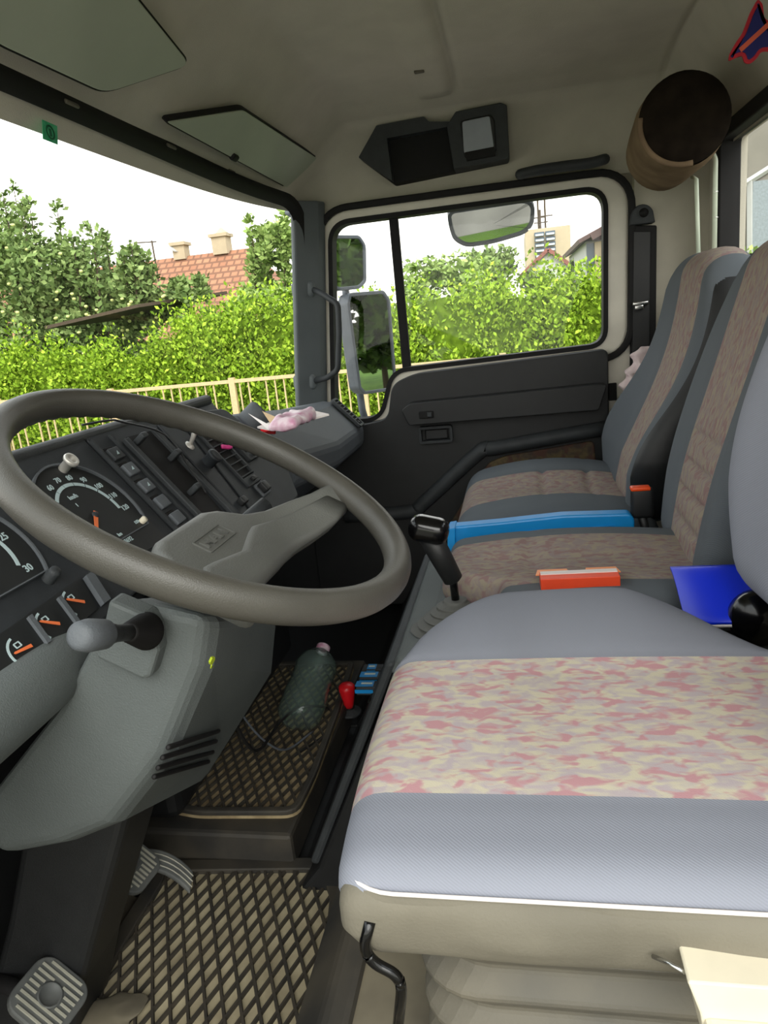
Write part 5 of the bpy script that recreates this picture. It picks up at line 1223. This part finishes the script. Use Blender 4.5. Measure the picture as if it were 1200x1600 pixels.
for i in range(n - 1): fs += [(i, i + 1, n + i + 1, n + i), (n + i, n + i + 1, 3 * n + i + 1, 3 * n + i), (2 * n + i, 3 * n + i, 3 * n + i + 1, 2 * n + i + 1)]
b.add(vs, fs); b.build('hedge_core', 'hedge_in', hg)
def tree(name, x, y, ztop, zlow, rad, nleaf, m_, label, group=None, lsize=0.12, trunk=0.12, spikes=0, kids=None):
    t_ = thing(name, (x, y, G), label, 'tree', group)
    cl = []
    for _ in range(46):
        a = rng.uniform(0, 2 * PI); h = rng.random(); rr = rad * math.sin(PI * min(1, 0.15 + 0.85 * (1 - h) ** 0.8)) ** 0.6 * rng.random() ** 0.5 * 0.85
        r_ = rad * rng.uniform(0.16, 0.32); cl.append((x + rr * math.cos(a), y + rr * math.sin(a), zlow + (ztop - zlow - r_) * h, r_, r_, r_ * 0.9))
    br = MB()
    for _ in range(spikes):
        a = rng.uniform(0, 2 * PI); rr = rad * rng.random() * 0.8; xx, yy = x + rr * math.cos(a), y + rr * math.sin(a); h0 = zlow + (ztop - zlow) * 0.55; h1 = ztop + rng.uniform(-0.1, 0.35) * rad
        br.tube([(xx, yy, h0), (xx + 0.1, yy, (h0 + h1) / 2), (xx + 0.15, yy, h1)], [0.03, 0.018, 0.006], 5)
        for q in range(7): cl.append((xx + 0.15 * q / 7 + rng.uniform(-.05, .05), yy, h0 + (h1 - h0) * q / 6.5, 0.14 * rad / 1.5, 0.14, 0.18))
    if zlow > G: br.tube([(x, y, G), (x, y, zlow + (ztop - zlow) * 0.5)], [trunk, trunk * 0.5], 8)
    if br.v: br.build('trunk', 'bark', t_)
    leaves('foliage', blobs_surface(cl, nleaf), lsize, m_, t_, up=0.15, aspect=0.6)
    return t_
def col_at(px, py, y): q = at(px, py, 'y', y); return q.x, q.z
# orchard trees at the left
for px, py, y, rad, nl, lab in ((-40, 318, 15, 2.3, 13000, 'big leafy tree at the far left behind the hedge'), (40, 345, 14.5, 1.6, 10000, 'leafy apple tree with loose twigs, second from the left behind the hedge'), (145, 376, 14.8, 1.25, 8000, 'apple tree with upright twigs in the middle of the orchard row'), (215, 402, 14.4, 0.75, 5000, 'smaller fruit tree left of the tiled roof')):
    x, z = col_at(px, py, y); tr_ = tree('fruit_tree', x, y, z, -0.2, rad, nl, 'decid', lab, 'fruit trees behind the hedge', 0.13, spikes=7)
    ap_ = MB()
    for _ in range(26):
        a = rng.uniform(PI, 2 * PI); h = rng.uniform(0.8, z - 0.6); ap_.lathe([(0, -0.035), (0.03, -0.02), (0.04, 0), (0.03, 0.025), (0, 0.03)], 8, 0, Matrix.Translation((x + rad * 0.9 * math.cos(a), y + rad * 0.9 * math.sin(a), h)))
    ap_.build('apples', 'apple', tr_, kind='stuff')
for px, py, y, rad, nl, m_, nm, lab, ls in ((287, 428, 13.5, 0.55, 4500, 'decid', 'round_shrub', 'round dark shrub in front of the tiled roof', 0.12), (432, 345, 19, 1.0, 8000, 'poplar', 'poplar_tree', 'tall pale poplar beside the windscreen pillar', 0.15), (398, 440, 13, 0.8, 5000, 'poplar', 'round_shrub', 'pale green shrub between the tiled roof and the poplar', 0.12),
        (690, 392, 13.2, 1.1, 8000, 'poplar', 'broadleaf_tree', 'bright bushy tree above the hedge right of the window divider', 0.11), (768, 380, 15, 1.0, 8000, 'decid', 'broadleaf_tree', 'darker tree under the kerb mirror', 0.12), (898, 388, 24, 0.5, 2200, 'decid', 'conifer_tree', 'small distant conifer between tower block and house', 0.16), (650, 450, 12.6, 0.6, 3000, 'poplar', 'round_shrub', 'low pale shrub beside the window divider', 0.1)):
    x, z = col_at(px, py, y); tree(nm, x, y, z, -0.3, rad, nl, m_, lab, None, ls, spikes=5 if nm == 'poplar_tree' else 0)
# house with tiled roof, chimneys, aerial, dish
hy = 24.0
hl, hr_ = at(232, 405, 'y', hy), at(392, 400, 'y', hy + 0)
hz = (hl.z + hr_.z) / 2 + 0.1; xl, xr = at(236, 440, 'y', hy).x - 6, hr_.x
hs = thing('tiled_roof_house', ((xl + xr) / 2, hy, G), 'house with orange-brown tiled roof and chimneys behind the fruit trees', 'house')
b = MB(); b.add([(xl, hy, hz), (xr, hy, hz), (xr + 1.6, hy - 3.2, hz - 2.6), (xl, hy - 3.2, hz - 2.6), (xl, hy + 3.2, hz - 2.6), (xr + 1.6, hy + 3.2, hz - 2.6)], [(0, 3, 2, 1), (0, 1, 5, 4), (1, 2, 5), (2, 3, 4, 5), (0, 4, 3)]); b.build('tiled_roof', 'tiles', hs)
b = MB(); b.box(((xl + xr + 1.2) / 2, hy, (G + hz - 2.6) / 2), (xr - xl + 0.8, 5.8, hz - 2.6 - G)); b.build('house_wall', 'plaster', hs)
for px, w_, h_ in ((285, 0.42, 0.45), (350, 0.5, 0.55)):
    q = at(px, 405, 'y', hy); b = MB(); b.box((q.x, hy, hz + h_ / 2 - 0.1), (w_, w_, h_)); b.box((q.x, hy, hz + h_ - 0.06), (w_ + 0.14, w_ + 0.14, 0.1)); ch = b.build('chimney', 'plaster', hs)
b = MB(); q = at(350, 390, 'y', hy); b.lathe([(0.3, 0), (0.05, 0.22), (0, 0.24)], 8, 0, Matrix.Translation((q.x, hy, hz + 0.5))); b.build('chimney_cowl', 'plaster', ch)
q = at(277, 398, 'y', hy); b = MB(); b.lathe([(0, 0), (0.2, 0.03), (0.32, 0.09), (0.32, 0.10), (0.2, 0.045), (0, 0.015)], 20, 0, Matrix.Translation((q.x, hy - 0.1, hz + 0.42)) @ Matrix.Rotation(1.2, 4, 'X') @ Matrix.Rotation(0.7, 4, 'Y')); b.tube([(q.x, hy, hz - 0.1), (q.x, hy, hz + 0.42)], 0.03, 6); b.build('satellite_dish', 'plasterw', hs)
q = at(237, 376, 'y', 22); b = MB(); b.tube([(q.x, 22, 0), (q.x, 22, q.z)], 0.03, 6); b.tube([(q.x - 0.6, 22, q.z), (q.x + 0.15, 22, q.z - 0.05)], 0.02, 5); b.build('aerial_mast', 'bark', hs)
# low shed roof edge
s0_, s1_ = at(70, 512, 'y', 12.6), at(215, 478, 'y', 13.2)
b = MB(); b.sheet([s0_, s1_, s1_ + V((1.2, 1.6, 0.15)), s0_ + V((0.8, 2.2, 0.1))], 0.06); shd = b.build('shed_roof', 'bark', label='low pale sloping shed roof edge above the hedge on the left', cat='roof')
# tower block
ty = 62.0
tl, tr2, ttop = at(820, 352, 'y', ty), at(891, 352, 'y', ty), at(860, 355, 'y', ty).z
tb_ = thing('tower_block', ((tl.x + tr2.x) / 2, ty, G), 'beige tower block with loggias and rooftop aerials, far behind the hedge', 'building')
b = MB(); b.box(((tl.x + tr2.x) / 2, ty + 5, (G + ttop) / 2), (tr2.x - tl.x, 10, ttop - G)); b.build('tower_wall', 'plaster', tb_)
wl, wr_ = at(834, 365, 'y', ty).x, at(868, 365, 'y', ty).x; wz = at(850, 361, 'y', ty).z; rowh = (wz - at(850, 394, 'y', ty).z) / 4
b = MB()
for r_ in range(5):
    zc = wz - rowh * (r_ + 0.5)
    for c_ in range(2):
        xc = wl + (wr_ - wl) * (c_ + 0.5) / 2
        b = MB(); b.box((xc, ty - 0.05, zc), ((wr_ - wl) / 2 - 0.08, 0.2, rowh - 0.10)); wn = b.build('window', 'wglass', tb_)
        b = MB(); b.box((xc, ty - 0.35, zc - rowh * 0.22), ((wr_ - wl) / 2 - 0.22, 0.3, rowh * 0.36)); b.build('balcony_panel', 'balc', wn)
for px, h_ in ((842, 2.6), (853, 2.8), (845, 1.5)):
    q = at(px, 352, 'y', ty); b = MB(); b.tube([(q.x, ty + 1, ttop - 0.2), (q.x, ty + 1, ttop + h_)], 0.08, 5); b.tube([(q.x - 0.5, ty + 1, ttop + h_ * 0.35), (q.x + 0.6, ty + 1, ttop + h_ * 0.35)], 0.05, 5); b.build('roof_aerial', 'bark', tb_)
# gabled house in front of it
gy_ = 34.0; gp_ = at(856, 390, 'y', gy_); ga, gb = at(838, 410, 'y', gy_), at(880, 410, 'y', gy_)
gh_ = thing('gabled_house', (gp_.x, gy_, G), 'small white gabled house with red roof edge below the tower block', 'house')
b = MB(); b.prism([(ga.x - 0.5, G), (gb.x + 0.4, G), (gb.x + 0.4, ga.z - 0.35), (gp_.x, gp_.z - 0.1), (ga.x - 0.5, ga.z - 0.35)], gy_, gy_ + 6, 0, XZ); b.build('house_wall', 'plasterw', gh_)
for e_ in ((ga.x - 0.7, ga.z - 0.5), (gb.x + 0.7, ga.z - 0.6)):
    b = MB(); b.sheet([(gp_.x, gy_ - 0.2, gp_.z), (e_[0], gy_ - 0.2, e_[1]), (e_[0], gy_ + 6, e_[1]), (gp_.x, gy_ + 6, gp_.z)], 0.16); b.build('roof_slope', 'roofred', gh_)
# house at the right edge of the side window
ry = 20.0; r0p, r1p = at(912, 378, 'y', ry), at(950, 350, 'y', ry)
rh = thing('side_house', (r1p.x, ry, G), 'pale two-tone house with dark roof edge at the right of the side window', 'house')
b = MB(); b.box((r0p.x + 0.55, ry + 3, (G + r0p.z) / 2), (1.0, 6, r0p.z - G)); b.build('white_wing', 'plasterw', rh)
b = MB(); b.box((r1p.x + 2.9, ry + 3, (G + r1p.z) / 2 - 0.2), (6.5, 6.4, r1p.z - G - 0.4)); b.build('house_wall', 'plaster', rh)
b = MB(); q = at(918, 410, 'y', ry); b.box((q.x + 0.12, ry - 0.02, q.z + 0.1), (0.28, 0.06, 0.7)); b.build('window', 'wglass', rh)
b = MB(); b.sheet([(r0p.x - 0.15, ry - 0.35, r0p.z), (r0p.x + 0.85, ry - 0.35, r0p.z + 0.42), (r0p.x + 0.85, ry + 6, r0p.z + 0.42), (r0p.x - 0.15, ry + 6, r0p.z)], 0.10)
b.sheet([(r1p.x - 0.45, ry - 0.45, r1p.z - 0.30), (r1p.x + 3, ry - 0.45, r1p.z + 1.2), (r1p.x + 3, ry + 6, r1p.z + 1.2), (r1p.x - 0.45, ry + 6, r1p.z - 0.30)], 0.14); b.build('house_roof', 'eave', rh)
# light building behind the cab, seen through the rear window
bh = thing('rear_building', (9, 13.5, G), 'pale panelled building with white edging behind the rear window', 'building')
b = MB(); b.box((9.0, 16.0, 4.0), (11.0, 5, 10.5)); b.build('building_wall', 'rearwall', bh)
for (pa_, pb_) in (((1124, 312), (1172, 282)), ((1172, 282), (1172, 400)), ((1172, 282), (1210, 258))):
    a_, c_ = at(*pa_, 'y', 13.46), at(*pb_, 'y', 13.46); b = MB(); b.tube([a_, c_], 0.05, 4, smooth=False); b.build('white_edging', 'plasterw', bh)
a_, c_ = at(1176, 284, 'y', 13.47), at(1215, 400, 'y', 13.47); b = MB(); b.box(((a_.x + c_.x) / 2, 13.47, (a_.z + c_.z) / 2), (abs(a_.x - c_.x), 0.06, abs(a_.z - c_.z))); b.build('window_panel', 'rearpanel', bh)
q = at(1150, 392, 'y', 11.5); tree('garden_shrub', q.x, q.y, q.z + 0.1, -0.6, 0.6, 2500, 'poplar', 'yellowish shrub outside the rear window', None, 0.09)
# greenery down the street that the wing mirrors show
for i, (x, y) in enumerate(((16, 9), (22, 7.5), (28, 10), (24, 3), (34, 5))):
    tree('street_tree', x, y, 5.5 + (i % 3), 0.3, 3.2, 15000, 'bushd', ['dark street tree nearest behind the truck, on the lawn', 'second dark street tree on the lawn behind the truck', 'farthest dark street tree on the lawn behind the truck', 'dark street tree beside the pavement behind the truck', 'farthest dark street tree beside the pavement'][i], 'street trees behind the truck', 0.42)
b = MB(); b.tube([(14, 4.9, G), (14, 4.9, 5)], 0.06, 8); b.build('lamp_post', 'mframe', label='tall thin lamp post standing behind the truck by the pavement', cat='lamp post')
